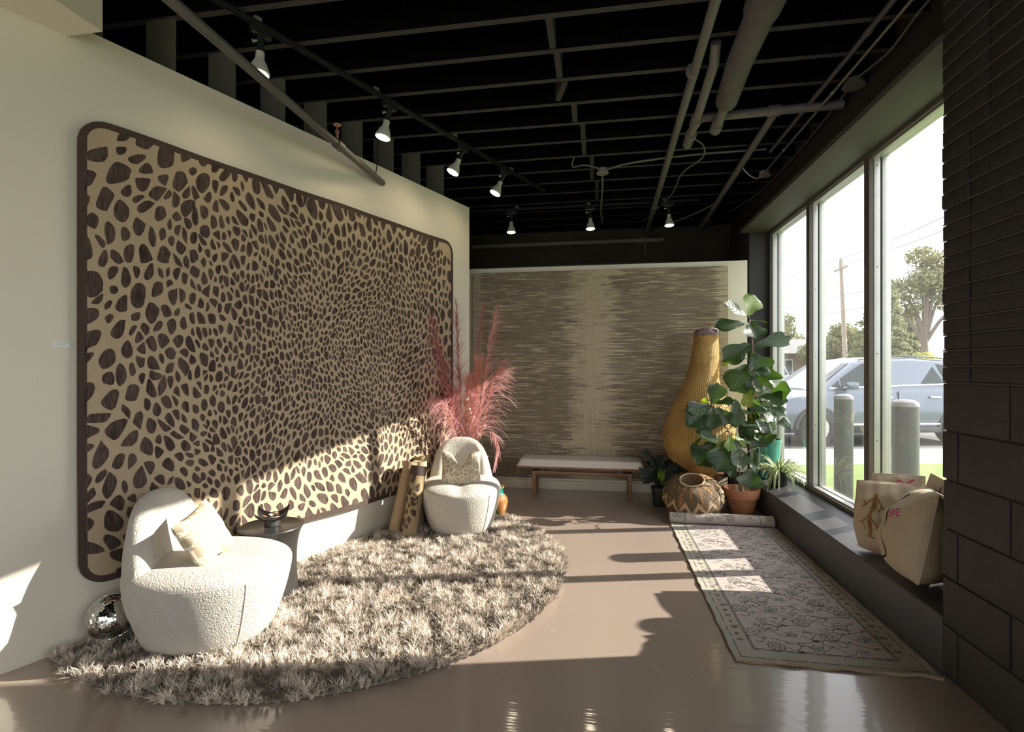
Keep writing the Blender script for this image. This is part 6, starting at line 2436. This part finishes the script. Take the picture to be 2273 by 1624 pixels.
# ---- trees
def tree_mat(name, c):
    m, nt, b = node_mat(name, 0.7, c, spec=0.2)
    g = G(nt)
    n = g.noise(g.coord(), 1.2, 3)
    col = g.mix(n, tuple(x * 0.6 for x in c), tuple(min(1, x * 1.4) for x in c))
    g.put(b.inputs['Base Color'], col)
    tl = g.n('ShaderNodeBsdfTranslucent', {0: col})
    mx = g.n('ShaderNodeMixShader', {0: 0.4, 1: b.outputs[0], 2: tl.outputs[0]})
    nt.links.new(mx.outputs[0], nt.nodes['Material Output'].inputs[0])
    return m


def leaf_cloud(name, pts, size, mat, parent, seed):
    r = np.random.default_rng(seed)
    P = np.asarray(pts, float)
    K = len(P)
    n = r.normal(size=(K, 3)); n /= np.linalg.norm(n, axis=1)[:, None]
    a = np.cross(n, r.normal(size=(K, 3))); a /= np.linalg.norm(a, axis=1)[:, None]
    b = np.cross(n, a)
    s = size * r.uniform(0.6, 1.4, (K, 1))
    V = np.stack([P - a * s, P + b * s * 0.55, P + a * s, P - b * s * 0.55], 1)
    me = bpy.data.meshes.new(name)
    me.vertices.add(K * 4); me.vertices.foreach_set('co', V.reshape(-1))
    me.loops.add(K * 4); me.loops.foreach_set('vertex_index', np.arange(K * 4, dtype=np.int32))
    me.polygons.add(K); me.polygons.foreach_set('loop_start', (np.arange(K) * 4).astype(np.int32))
    me.materials.append(mat)
    me.update(calc_edges=True)
    o = bpy.data.objects.new(name, me)
    COL.objects.link(o)
    o.parent = parent
    o['kind'] = 'stuff'
    return o


M_tr = plain('grey_brown_bark', (0.15, 0.12, 0.095), 0.9, var=0.3, vscale=6)
M_tg1 = tree_mat('olive_leaves', (0.215, 0.22, 0.10))
M_tg2 = tree_mat('conifer_needles', (0.20, 0.215, 0.11))
M_tg3 = tree_mat('yellow_green_leaves', (0.38, 0.40, 0.08))


def broad_tree(label, loc, trunk_h, blobs, mat, size, dens, seed, tr=0.18):
    r = np.random.default_rng(seed)
    t = thing('tree', label, 'tree', loc)
    tops = [Vector(b[:3]) for b in blobs]
    MB().tube(smoothpath([(0, 0, 0), (0.05, 0.02, trunk_h * 0.5), (0, 0, trunk_h), tuple(tops[0])], 5), [tr * (1 - 0.04 * k) for k in range(16)], 10).build('trunk', M_tr, t)
    for c in tops[1:]:
        MB().tube(smoothpath([(0, 0, trunk_h * 0.8), tuple(Vector((0, 0, trunk_h)).lerp(c, 0.5) + Vector((0, 0, 0.2))), tuple(c)], 4), [tr * 0.45 * (1 - 0.08 * k) for k in range(9)], 7).build('branch', M_tr, t)
    pts = []
    for x, y, z, rr in blobs:
        n = int(dens * rr * rr)
        d = r.normal(size=(n, 3)); d /= np.linalg.norm(d, axis=1)[:, None]
        q = d * rr * (r.uniform(0.25, 1.05, (n, 1)) ** 0.6) * np.array([1, 1, 0.75])
        pts.append(q + np.array([x, y, z]))
    leaf_cloud('crown', np.concatenate(pts), size, mat, t, seed)
    return t


def conifer(label, loc, h, rad, mat, seed, n=9000, size=0.10):
    r = np.random.default_rng(seed)
    t = thing('tree', label, 'tree', loc)
    MB().tube([(0, 0, 0), (0, 0, h * 0.5), (0, 0, h)], [0.16, 0.10, 0.01], 8).build('trunk', M_tr, t)
    pts = []
    nb = 110
    for k in range(nb):
        f = (k + 0.5) / nb
        z = h * (0.08 + 0.92 * f)
        L = rad * (1 - f) ** 0.85 * r.uniform(0.75, 1.15) + 0.08
        a = k * 2.39996
        m = int(n / nb * (0.3 + 1.4 * (1 - f)))
        s = r.uniform(0.1, 1, m) ** 0.7
        off = r.normal(size=(m, 3)) * np.array([0.16, 0.16, 0.09]) * (0.4 + L * 0.3)
        q = np.stack([np.cos(a) * L * s, np.sin(a) * L * s, z - 0.22 * L * s ** 2 + 0.1 * L * s ** 3], 1) + off
        pts.append(q)
    leaf_cloud('needles', np.concatenate(pts), size, mat, t, seed)
    return t


def gt(u, D):
    return gp(u, D, GZ - 0.03)


conifer('tall broad spruce right of the second window mullion', gt(1962, 24), 5.9, 1.65, M_tg2, 3, 11000, 0.09)
broad_tree('large spreading tree with a bare trunk high behind the car', gt(2052, 30), 3.6,
           [(0.2, 0, 6.6, 1.3), (-1.2, 0, 5.9, 1.1), (1.2, 0.3, 5.9, 1.3), (-0.3, -0.3, 7.9, 0.8), (0.9, 0, 7.6, 0.9), (-1.9, 0.2, 4.9, 0.65), (2.0, 0, 4.9, 0.9), (-0.6, 0, 4.9, 0.6)], M_tg1, 0.10, 850, 5, 0.26)
broad_tree('round pale tree behind the utility pole', gt(1850, 40), 1.6, [(0, 0, 3.2, 1.5), (-1.3, 0, 2.6, 1.3), (1.4, 0.3, 3.4, 1.5), (2.6, 0, 2.4, 1.2), (0.5, -0.4, 4.2, 1.0)], M_tg1, 0.13, 750, 6)
broad_tree('small wispy tree beyond the house at the first pane', gt(1742, 52), 2.6, [(0, 0, 5.4, 1.2), (-1.0, 0, 4.6, 1.1), (0.9, 0, 4.3, 1.1), (0.3, 0.2, 6.4, 0.8)], M_tg1, 0.15, 420, 7)
broad_tree('yellow-green shrub tree behind the roof of the near car', gt(2055, 20), 0.7, [(0, 0, 1.75, 0.5), (-0.45, 0, 1.45, 0.4), (0.5, 0.1, 1.5, 0.45)], M_tg3, 0.07, 1500, 8, 0.06)
conifer('dark narrow spruce between the big tree and the broad spruce', gt(2018, 36), 5.6, 1.4, M_tg2, 9, 6000, 0.12)

# ---- utility pole and wires
pp = gt(1879, 34)
t = thing('utility_pole', 'weathered wooden utility pole with overhead wires', 'utility pole', pp)
M_pole = plain('weathered_pole_wood', (0.30, 0.25, 0.2), 0.9, var=0.2)
MB().tube([(0, 0, 0), (-0.35, 0, 8.7)], [0.16, 0.11], 12).build('pole', M_pole, t)
MB().box(-0.40, -0.30, -0.9, 0.9, 8.0, 8.12).build('cross_arm', M_pole, t, smooth=False)
M_wire = plain('black_wire', (0.05, 0.05, 0.05), 0.6, var=0)
for (v0, vl, vr) in ((572, 640, 380), (588, 655, 420), (655, 690, 560), (690, 720, 600)):
    a = at(1872, v0, 34) - pp
    l_ = at(1500, vl + 30, 60) - pp
    r__ = at(2300, vr, 22) - pp
    MB().tube(smoothpath([l_, (l_ + a) / 2 - Vector((0, 0, 0.5)), a, (a + r__) / 2 - Vector((0, 0, 0.25)), r__], 6), 0.02, 5).build('wire', M_wire, t)

# sign bracket on the outside wall by the far jamb
sb = at(1731, 562, 7.4)
t = thing('sign_bracket', 'grey sign bracket outside the far window jamb', 'bracket', sb)
M_br = plain('grey_bracket_paint', (0.33, 0.34, 0.35), 0.5)
MB().bbox(-0.62, 0.05, -0.04, 0.04, 0.06, 0.085, 0.004).build('top_arm', M_br, t)
MB().bbox(-0.62, 0.05, -0.04, 0.04, -0.085, -0.06, 0.004).build('bottom_arm', M_br, t)
MB().bbox(-0.07, 0.0, -0.03, 0.03, -0.06, 0.06, 0.004).build('web', M_br, t)
